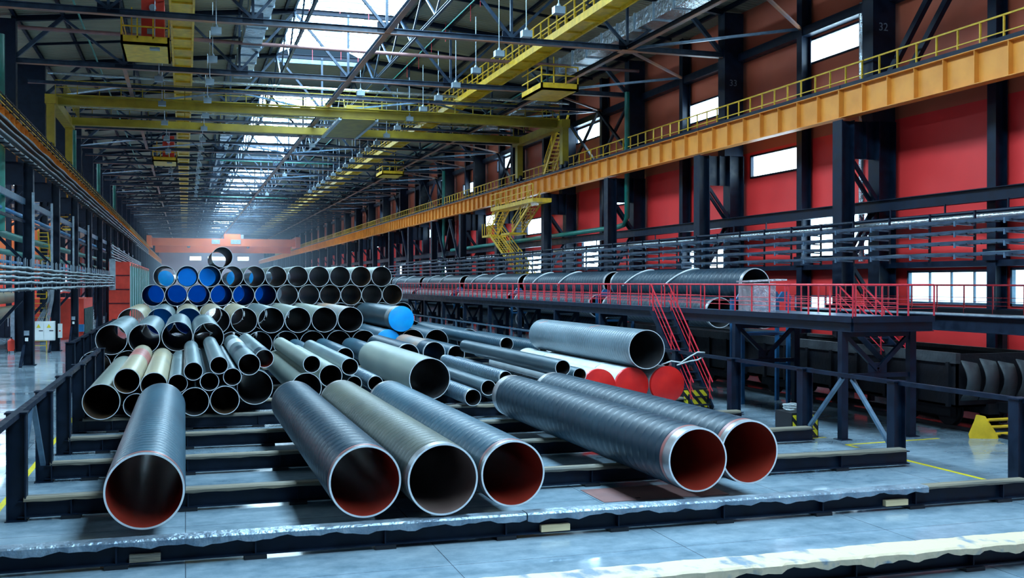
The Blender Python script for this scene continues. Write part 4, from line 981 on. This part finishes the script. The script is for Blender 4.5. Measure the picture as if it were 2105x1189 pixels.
# crinkled foil box on deck
p = onX(1500, 640, 17.8)
r = thing('wrapped_box', 'tall box wrapped in crinkled silver foil standing on the platform', 'box', (18.2, 30.4, DZ))
MB().box(17.55, 18.35, 30.1, 31.1, DZ, DZ+.95).build('box_body', M['silver'], r); MB().bar((17.3, 30.4, DZ+1.0), (18.9, 30.7, DZ+1.06), .6, .05).build('lid_sheet', M['silver'], r)
# walkway behind with red railing
r = thing('rear_gallery', 'dark long gallery beam behind the platform on the right', 'gallery', (23.3, 28, 2.8))
MB().ibar((23.1, 18, 3.05), (23.1, 36, 3.05), .3, .5, .03).build('gallery_beam', M['dark'], r); MB().box(23.1, 24.2, 18, 36, 3.30, 3.34).build('deck_plate', M['lightsteel'], r)
MB().box(24.18, 24.22, 18, 36, 3.3, 3.48).build('kick_plate', M['dark'], r)
for y in (20, 26.5, 33): MB().box(24.02, 24.2, y-.1, y+.1, 0, 2.8).build('leg', M['dark'], r)
red_rail(24.2, 18, 24.2, 36, 3.34, 14, 'red railing on the gallery behind the platform')

# ================================================================== WAGONS AND THEIR PIPE LOAD
for i, y in enumerate(()): pass
for nm, x in (('left', 21.65), ('right', 23.15)):
    o = MB().ibar((x, 2, .06), (x, 120, .06), .07, .12, .015).build('track_rail', M['black']); tag(o, '%s rail of the wagon track on the right' % nm, 'track rail')
def wagon(y0, L, lab, open_=False):
    r = thing('gondola_wagon', lab, 'railway wagon', (22.4, y0+L/2, 0))
    x0, x1, z0, z1 = 20.9, 23.85, .78, 2.3
    MB().box(x0, x0+.06, y0, y0+L, z0, z1).box(x1-.06, x1, y0, y0+L, z0, z1).box(x0, x1, y0, y0+.06, z0, z1).box(x0, x1, y0+L-.06, y0+L, z0, z1).box(x0, x1, y0, y0+L, z0, z0+.06).build('body', M['gondola'], r)
    MB().box(x0-.06, x0+.1, y0-.02, y0+L+.02, z1-.28, z1+.02).box(x1-.1, x1+.06, y0, y0+L, z1-.12, z1).build('top_rim', M['tarp'], r)
    for k in range(9):
        y = y0+.3+(L-.6)*k/8; MB().box(x0-.1, x0, y-.06, y+.06, z0, z1-.25).build('side_rib', M['gondola'], r)
    MB().box(21.9, 22.9, y0-.1, y0+L+.1, .55, .85).build('centre_sill', M['gondola'], r)
    for yc in (y0+2.1, y0+L-2.1):
        bf = MB().box(21.3, 21.5, yc-1.35, yc+1.35, .42, .72).build('bogie_frame', M['gondola'], r); MB().box(23.3, 23.5, yc-1.35, yc+1.35, .42, .72).build('bogie_frame', M['gondola'], r)
        for dy in (-.92, .92):
            for x in (21.62, 23.12):
                MB().tube((x-.07, yc+dy, .57), (x+.07, yc+dy, .57), .46, 28).tube((x+.05, yc+dy, .57), (x+.1, yc+dy, .57), .5, 28).build('wheel', M['gondola'], r)
            MB().tube((21.6, yc+dy, .57), (23.2, yc+dy, .57), .08, 10).build('axle', M['gondola'], r)
    for e, s in ((y0, -1), (y0+L, 1)): MB().box(22.25, 22.55, min(e, e+s*.45), max(e, e+s*.45), .62, .9).build('coupler', M['gondola'], r)
    return r
wagon(24.7, 12.0, 'black gondola wagon standing behind the platform legs on the right')
wagon(37.6, 12.0, 'black gondola wagon beyond the first, mostly hidden under the platform')
r = thing('chute_plates', 'row of torn curved black steel plates across the wagon end at right', 'steel plates', (22.5, 24.3, 1.2))
for k in range(7):
    x = 20.75+k*.62; g = MB(); vs = []; nn = 8
    for j in range(nn):
        t = j/(nn-1)
        for q in (0, .5, 1): vs.append((x+q*.58+.06*(1-t), 24.45-.34*sin(pi*min(1, t*.9))*(.55+.45*(1-q))-.05*k % .04, 1.0+(1.1+.05*sin(k*2.1))*t+(.10*(1-q)-.05 if j == nn-1 else 0)))
    g._add(vs, [(3*j+c, 3*j+c+1, 3*j+c+4, 3*j+c+3) for j in range(nn-1) for c in (0, 1)], 0, True)
    o = g.build('curved_plate', M['tarp'], r); md = o.modifiers.new('t', 'SOLIDIFY'); md.thickness = .03
# loaded pipes behind the platform railing
LP1 = [(34.2, 12.4), (47.4, 12.8), (61.2, 12.8), (75.5, 12.8), (89.5, 12.5), (103, 12.5)]
for i, (y0, L) in enumerate(LP1):
    pipe(20.0, 4.26, .61, y0, L, 'dark blue strapped pipe on top behind the red railing, %s from the camera' % ORD[i], 'strapped pipes behind the platform', coat='co_blue2', inn='dark')
    for j, f in enumerate((.27, .62)):
        yy = y0+L*(1-f)
        pts = [(20.0+.625*cos(a), yy+1.5*(1-sin(a)), 4.26+.625*sin(a)) for a in [pi*.42+pi*.62*q/14 for q in range(15)]]
        o = MB().path(pts, .045, 6).build('binding_strap', M['strap']); tag(o, 'white binding strap on the %s strapped pipe from camera, %s strap' % (ORD[i], ('near', 'far')[1-j]), 'strap', 'white binding straps')
    for q, (x, z) in enumerate(((19.35, 3.18), (20.62, 3.18), (20.0, 2.1))):
        if i == 0 and q == 0: y1 = y0+1.5; L1 = L-2
        else: y1 = y0+.4; L1 = L-.6
        if q == 2 and y1 < 40: continue
        pipe(x, z, .595, y1, L1, 'dark blue pipe in the load behind the railing, bundle %s, %s' % (('one', 'two', 'three', 'four', 'five', 'six')[i], ('lower left', 'lower right', 'bottom')[q]), 'lower strapped pipes behind the platform', coat='co_blue2', inn='dark', n=40)
def cradle(y, lab):
    r = thing('pipe_cradle', lab, 'pipe cradle', (20, y, 0))
    for x in (18.9, 20.75):
        MB().box(x-.06, x+.06, y-.06, y+.06, 0, 3.75).build('upright', M['bluecradle'], r)
    for z in (3.7, 2.5, 1.4): MB().box(18.9, 20.75, y-.05, y+.05, z-.06, z+.04).build('cross_bar', M['bluecradle'], r)
    for x in (19.35, 20.6):
        g = MB(); g._add([(x-.3, y-.05, 3.74), (x+.3, y-.05, 3.74), (x+.12, y-.05, 4.0), (x-.12, y-.05, 4.0), (x-.3, y+.05, 3.74), (x+.3, y+.05, 3.74), (x+.12, y+.05, 4.0), (x-.12, y+.05, 4.0)], [(0, 1, 2, 3), (7, 6, 5, 4), (0, 4, 5, 1), (1, 5, 6, 2), (2, 6, 7, 3), (3, 7, 4, 0)]); g.build('saddle', M['bluecradle'], r)
for i, y in enumerate((33.2, 33.95, 47.0, 60.8, 75.1, 88.6)): cradle(y, 'blue steel pipe cradle between the strapped pipes, %s from the camera' % ORD[i])

# ================================================================== LEFT SIDE
lst0 = None
for i, y in enumerate([48+12*k for k in range(28)]):
    lab = 'dark crane column of the left row, %s from the camera' % ORD[i]
    if lst0 is None:
        r = lst0 = thing('crane_stanchion', lab, 'column', (-8.5, y, 0), 'crane columns of the left row')
        MB().ibar((-7.8, y, 0), (-7.8, y, 10.6), .5, .5, .04, 0, (1, 0, 0)).box(-8.15, -7.45, y-.35, y+.35, 0, .03).build('inner_leg', M['dark'], r)
        MB().ibar((-9.9, y, 0), (-9.9, y, 10.6), .5, .5, .04, 0, (1, 0, 0)).build('outer_leg', M['dark'], r)
        MB().box(-10.2, -8.35, y-.32, y+.32, 10.6, 18).build('upper_column', M['dark'], r)
        MB().box(-9.65, -8.05, y-.03, y+.03, 9.4, 10.6).build('web_plate', M['dark'], r)
        for a, b in ((9.3, 7.4), (3.6, 1.6)): MB().bar((-8.0, y, a), (-9.7, y, b), .16, .16).build('diagonal', M['dark'], r)
        for a, b in ((5.4, 7.2),): MB().bar((-8.0, y, a), (-9.7, y, b), .16, .16).build('diagonal', M['dark'], r)
        for a, b in ((1.2, .0),): MB().bar((-8.0, y, a), (-8.0, y-1.6, b), .14, .14).build('foot_brace', M['dark'], r)
    else: copy_tree(lst0, (-8.5, y, 0), lab)
for i, (ya, yb) in enumerate(((48.4, 54), (72.4, 78), (96.4, 102))):
    xbrace(-8.9, ya, yb, 12.4, 16.2, 'dark crossed brace above the left girder, %s from the camera' % ORD[i], .22)
for i, z in enumerate((8.55, 7.5)):
    o = MB().bar((-8.0, 40, z), (-8.0, 180, z), .12, (.32, .14)[i]).build('longitudinal_beam', M['greysteel'] if i == 0 else M['dark']); tag(o, '%s grey longitudinal beam along the left columns' % ('upper', 'lower')[i], 'beam')
long_pipe('blue_pipe', 'blue pipe just below the upper grey beam on the left', [(-8.4, 44, 7.95), (-8.4, 70, 7.9), (-8.4, 140, 7.9)], .10, M['bluepipe'])
long_pipe('blue_pipe', 'lower blue pipe above the left cable trays', [(-8.4, 44, 5.35), (-8.4, 140, 5.35)], .08, M['bluepipe'])
long_pipe('green_pipe', 'green pipe behind the left columns at mid height', [(-9.3, 44, 7.1), (-9.3, 66, 6.9), (-9.3, 150, 6.9)], .2, M['green'])
long_pipe('green_pipe', 'lower green pipe behind the left columns', [(-9.4, 44, 6.0), (-9.4, 150, 6.0)], .16, M['green'])
long_pipe('green_pipe', 'green upright pipe at the far left edge of the photo', [(-8.45, 55.3, 16.2), (-8.45, 55.3, 6.8)], .24, M['green'], n=14)
for i, y in enumerate((87, 111, 135)):
    long_pipe('green_pipe', 'green upright pipe on the left column row, %s from the camera' % ORD[i], [(-8.1, y, 16), (-8.1, y, 3)], .17, M['green'])
for i, y in enumerate((58.2, 66, 78.3, 90.2)):
    o = MB().bar((-7.35, y, 5.1), (-7.35, y, 8.9), .12, .08).build('conduit', M['lightsteel']); tag(o, 'pale upright conduit on the left columns, %s from the camera' % ORD[i], 'conduit', 'upright conduits on the left')
# cables along the left girder
r = thing('cable_bundle', 'four rows of pale cables running below the left orange girder', 'cables', (-7.3, 100, 10.6))
for k, z in enumerate((11.35, 11.05, 10.72, 10.4)):
    MB().path([(-7.35+.02*sin(yy*.9+k), yy, z+.03*sin(yy*.8+k*2)) for yy in [38+j*2.0 for j in range(100)]], .055, 6).build('cable', M['cable_light'], r)
    MB().box(-7.5, -7.25, 38, 236, z-.12, z-.09).build('carrier', M['black'], r)
r = thing('conductor_rails', 'four thin conductor bars above the left orange girder', 'conductor bars', (-7.4, 100, 12.2))
for k in range(4): MB().bar((-7.42, 38, 12.0+.13*k), (-7.42, 240, 12.0+.13*k), .035, .035).build('bar', M['yellow'] if k in (0, 2) else M['black'], r)
for k in range(60): MB().box(-7.55, -7.38, 40+k*2.0, 40.05+k*2.0, 11.95, 12.45).build('insulator_arm', M['black'], r)
a = MB()
for k in range(90): a.box(-7.55, -7.1, 40+k*1.5, 40.06+k*1.5, 10.22, 10.28)
o = a.build('bracket_row', M['black'], thing('bracket_row', 'row of small dark brackets under the left girder cables', 'brackets', (-7.3, 100, 10.2)))
o['kind'] = 'stuff'
# wavy cable tray on the left
r = thing('cable_tray', 'five level cable rack with wavy grey cables at the left', 'cable tray', (-6.6, 60, 3.9))
for k, z in enumerate((4.92, 4.72, 4.52, 4.30, 4.02)):
    MB().box(-6.9, -6.5, 38, 108, z-.06, z-.03).build('tray', M['black'], r)
    for j in range(3):
        ph = k*1.7+j*2.1
        MB().path([(-6.52-.12*j, yy, z+.02+.022*sin(yy*.8+ph)+.012*sin(yy*2.3+ph)) for yy in [38+q*.7 for q in range(101)]], .055, 6).build('cable', M['cable_light'] if j != 1 else M['cable'], r)
for k in range(36): MB().box(-6.92, -6.88, 38+2*k, 38.04+2*k, 3.9, 5.45).build('hanger', M['lightsteel'], r)
MB().box(-6.95, -6.4, 108, 108.3, 3.6, 6.6).build('end_panel', M['cable_light'], r)
for y in (60, 72, 84, 96): MB().bar((-7.5, y, 4.2), (-6.9, y, 3.95), .1, .12).build('arm', M['dark'], r)
a = MB()
for k in range(70): a.box(-6.9, -6.88, 38.5+1*k, 38.53+1*k, 5.0, 5.4)
o = a.build('pins', M['lightsteel'], r); o['kind'] = 'stuff'
r = thing('cable_bundle', 'slanted pale cable bundle above the far red cabins on the left', 'cables', (-6.9, 120, 7))
for k in range(6): MB().path([(-6.8, 109, 8.0-.28*k), (-6.8, 150, 7.6-.2*k), (-6.8, 180, 7.5-.2*k)], .06, 6).build('cable', M['cable_light'], r)
# electrical cabinet on second pillar
def at(px, py, y): return onY(px, py, y)
p0, p1 = at(68, 701, 70.8), at(112, 661, 70.8)
r = thing('electrical_cabinet', 'white two-door electrical cabinet with warning signs on a left column', 'cabinet', (p0.x, 70.8, p0.z))
MB().box(p0.x, p1.x, 70.8, 71.3, p0.z, p1.z).build('cabinet_body', M['white'], r)
xm = (p0.x+p1.x)/2
for a, b in ((p0.x+.03, xm-.01), (xm+.01, p1.x-.03)):
    d = MB().box(a, b, 70.76, 70.8, p0.z+.04, p1.z-.04).build('door', M['white'], r)
    c = (a+b)/2; zc = (p0.z+p1.z)/2+.2; g = MB(); g._add([(c-.13, 70.75, zc), (c+.13, 70.75, zc), (c, 70.75, zc+.24)], [(0, 1, 2)]); g.build('warning_sign', M['paint_yel'], d)
    MB().box(c+.02, c+.25, 70.74, 70.76, zc-.2, zc-.15).build('handle', M['black'], d)
p0, p1 = at(119, 695, 71.6), at(127.5, 666, 71.6)
r = thing('switch_box', 'small white switch box with red button beside the white cabinet', 'switch box', (p0.x, 71.6, p0.z)); MB().box(p0.x, p1.x, 71.6, 71.8, p0.z, p1.z).build('box_body', M['white'], r); MB().tube(((p0.x+p1.x)/2, 71.58, (p0.z+p1.z)/2), ((p0.x+p1.x)/2, 71.55, (p0.z+p1.z)/2), .05, 10).build('button', M['redbox'], r)
r = thing('cable_bundle', 'fan of pale cables dropping into the white electrical cabinet', 'cables', (-8.5, 71, 2))
for k in range(8): MB().path([at(76+k*3.5, 661, 71), at(88+k*2.4, 640, 71), at(98+k*1.6, 620, 71), at(103+k*1.2, 596, 71)], .03, 6).build('cable', M['cable_light'], r)
for i, (px, py, yy) in enumerate(((55, 690, 59.6), (151, 658, 83.6))):
    p = at(px, py, yy); r = thing('switch_box', 'small grey padlocked switch on the %s left column' % ('nearest', 'third')[i], 'switch box', (p.x, yy, p.z)); MB().box(p.x-.12, p.x+.12, yy-.12, yy, p.z, p.z+.25).build('box_body', M['lightsteel'], r); MB().box(p.x-.07, p.x+.07, yy-.1, yy, p.z-.3, p.z-.12).build('tag', M['white'], r)
# fire extinguisher with stand
p = onZ(23, 726, 0)
r = thing('fire_extinguisher', 'red wheeled fire extinguisher standing on the floor at far left', 'fire extinguisher', p)
MB().tube((p.x, p.y, .12), (p.x, p.y, .75), .2, 18).tube((p.x, p.y, .75), (p.x, p.y, .88), .2, 18, r2=.07).build('cylinder', M['redbox'], r); MB().tube((p.x, p.y, .88), (p.x, p.y, .98), .05, 8).build('valve', M['black'], r)
for s in (-.2, .2): MB().tube((p.x+s-.02, p.y, .12), (p.x+s+.02, p.y, .12), .12, 12).build('wheel', M['rubber'], r)
MB().path([(p.x, p.y, .95), (p.x-.25, p.y, .9), (p.x-.32, p.y, .5), (p.x-.25, p.y, .2)], .02, 6).build('hose', M['rubber'], r)
p = onZ(22, 722, 0); q = onZ(36, 722, 0)
o = MB().box(p.x-.2, p.x+.95, p.y+1.3, p.y+1.6, 0, 2.5).build('white_panel', M['lightsteel']); tag(o, 'pale standing panel behind the red extinguisher', 'panel')
# yellow ladders
def ladder(p, q, w, n, lab, m='yellow'):
    r = thing('ladder', lab, 'ladder', p); p = Vector(p); q = Vector(q)
    for s in (-w/2, w/2): MB().bar(p+Vector((s, 0, 0)), q+Vector((s, 0, 0)), .07, .12).build('stile', M[m], r)
    for k in range(n):
        c = p.lerp(q, (k+.5)/n); MB().bar(c-Vector((w/2, 0, 0)), c+Vector((w/2, 0, 0)), .12, .04).build('rung', M[m], r)
ladder(at(82, 735, 74), at(82, 600, 74), .8, 14, 'yellow ladder standing behind the white electrical cabinet')
ladder(at(95, 545, 78), at(88, 475, 76), .6, 9, 'yellow ladder behind the left columns above the cable rack')
ladder(at(138, 470, 90), at(126, 400, 86), .8, 10, 'yellow ladder hanging below the left girder')
o = MB().box(at(130, 470, 89.5).x, at(147, 470, 89.5).x, 89, 90.4, at(140, 471, 89.5).z-.1, at(140, 471, 89.5).z).build('ladder_landing', M['yellow']); tag(o, 'small yellow landing at the foot of the hanging left ladder', 'landing')
# red containers
r = thing('red_container', 'red box-shaped machine enclosure left of the stacks', 'container', (-8, 92, 0))
MB().box(-11.6, -7.35, 86, 94, 0, 3.1).build('casing', M['redbox'], r); MB().box(-11.4, -9.4, 85.95, 86, .15, 3.0).build('door', M['redbox'], r); MB().box(-9.2, -7.6, 85.95, 86, .15, 3.0).build('door', M['redbox'], r)
for k in range(9): MB().box(-7.36, -7.28, 86.2+k*.85, 86.3+k*.85, .1, 2.35).build('side_bar', M['green'], r)
MB().box(-7.35, -7.3, 86.1, 93.9, .1, 2.3).build('side_grille', M['dark'], r)
MB().path([(-9.6, 90, 3.2), (-9.6, 90, 3.5), (-9.2, 90, 3.65), (-8.6, 90, 3.6), (-8.3, 90, 3.3)], .15, 10).build('exhaust_pipe', M['silver'], r)
p = at(167, 674, 85.5); o = MB().box(p.x-.2, p.x+.2, 85.3, 85.7, p.z-.3, p.z+.25).build('blue_box', M['bluepipe']); tag(o, 'small blue box on the front of the red enclosure', 'box')
r = thing('red_cabin', 'tall red cabins with glazed teal panels far left', 'cabin', (-6.3, 112, 0))
MB().box(-7.25, -5.3, 112, 172, 0, 6.4).build('casing', M['redbox'], r)
for k in range(12):
    y = 112.5+k*5; MB().box(-5.31, -5.25, y, y+2.4, 1.5, 6.0).build('glazed_panel', M['glass_teal'], r); MB().box(-5.3, -5.2, y+3, y+3.3, 0, 6.3).build('mullion', M['green'], r)
for z in (2.2, 3.6, 5.0): MB().box(-7.25, -5.3, 111.94, 112, z, z+.08).build('seam', M['dark'], r)
# machinery on the far left: rolls, parts and an orange machine in the next bay
r = thing('pipe_roll_stack', 'tan pipes lying in the next bay at the far left edge', 'pipes', (-12, 75, 0))
for i, (px, py, rr) in enumerate(((8, 616, 8), (20, 648, 8), (-12, 652, 8))):
    c = at(px, py, 74); R = rr*72/F; r_ = pipe(c.x-1.2, c.z, R*1.6, 74, 11, 'tan bare pipe in the next bay at far left, %s from the top' % ORD[i], 'pipes in the next bay', body='b_tan', n=32)
bpy.data.objects.remove(r)
for i, (xa, xb, ya, z0, z1, m) in enumerate([(-18, -10.8, 98, 5.0, 8.8, 'orange'), (-30, -15, 134, 9.5, 11.5, 'orange'), (-13.6, -10.8, 110, 0, 4.2, 'dark'), (-14.2, -12.0, 90, 0, 2.3, 'dark'), (-24, -16, 150, 0, 6, 'redbox')]):
    r = thing('machine', ('orange machine housing with white plate in the next bay', 'orange crane girder in the next bay at far left', 'dark tall machine behind the left columns', 'dark low machine behind the left cabinet', 'red machine hall block far in the next bay')[i], 'machine', ((xa+xb)/2, ya, z0))
    MB().box(xa, xb, ya, ya+3, z0, z1).build('housing', M[m], r); MB().box(xa+1, xa+2.4, ya-.05, ya, z1-1.4, z1-.6).build('plate', M['white'], r)
    for k in range(5): MB().box(xa+.3+k*(xb-xa-.6)/4-.06, xa+.3+k*(xb-xa-.6)/4+.06, ya-.08, ya, z0, z1).build('rib', M['dark'], r)
    if z0 > 2:
        for x in (xa+.3, xb-.3): MB().box(x-.2, x+.2, ya+1, ya+1.4, 0, z0).build('leg', M['dark'], r)
# next-bay framing so that the left opening reads as structure
for i, y in enumerate([60+12*k for k in range(16)]):
    r = thing('bay_column', 'dark column of the next bay at far left, %s from the camera' % ORD[i], 'column', (-20, y, 0), 'columns of the next bay')
    MB().box(-14.2, -13.8, y-.2, y+.2, 0, 18).build('shaft', M['dark'], r); MB().bar((-14, y, 9), (-10.7, y, 11), .2, .2).build('diagonal', M['dark'], r)
    MB().bar((-32.9, y, 15.9), (-10.5, y, 15.9), .25, .25).build('cross_beam', M['dark'], r)

# dusty haze in the deep part of the hall
hz = MB().box(-7.0, 24.3, 150, 378, .5, 17.5).build('dust_haze', []); hz.data.materials.clear()
vm = bpy.data.materials.new('dust_haze'); vm.use_nodes = True; vn = vm.node_tree.nodes; vn.remove(vn['Principled BSDF'])
vs_ = vn.new('ShaderNodeVolumeScatter'); vs_.inputs['Color'].default_value = (.62, .80, 1, 1); vs_.inputs['Density'].default_value = .0026; vs_.inputs['Anisotropy'].default_value = .3
vm.node_tree.links.new(vs_.outputs[0], vn['Material Output'].inputs['Volume']); hz.data.materials.append(vm); tag(hz, 'thin bluish dusty haze filling the far end of the hall', 'haze', None, 'stuff')

# ================================================================== LIGHT
w = bpy.data.worlds.new('world'); bpy.context.scene.world = w; w.use_nodes = True
bg = w.node_tree.nodes['Background']; bg.inputs[0].default_value = (.30, .62, 1.0, 1); bg.inputs[1].default_value = .16
sc = bpy.context.scene
sc.view_settings.view_transform = 'Standard'; sc.view_settings.look = 'None'; sc.view_settings.gamma = 1; sc.view_settings.exposure = 0.34
sc.view_settings.use_curve_mapping = False
try:
    sc.cycles.use_denoising = True; sc.cycles.max_bounces = 8; sc.cycles.diffuse_bounces = 4; sc.cycles.glossy_bounces = 4; sc.cycles.sample_clamp_indirect = 6
except Exception: pass
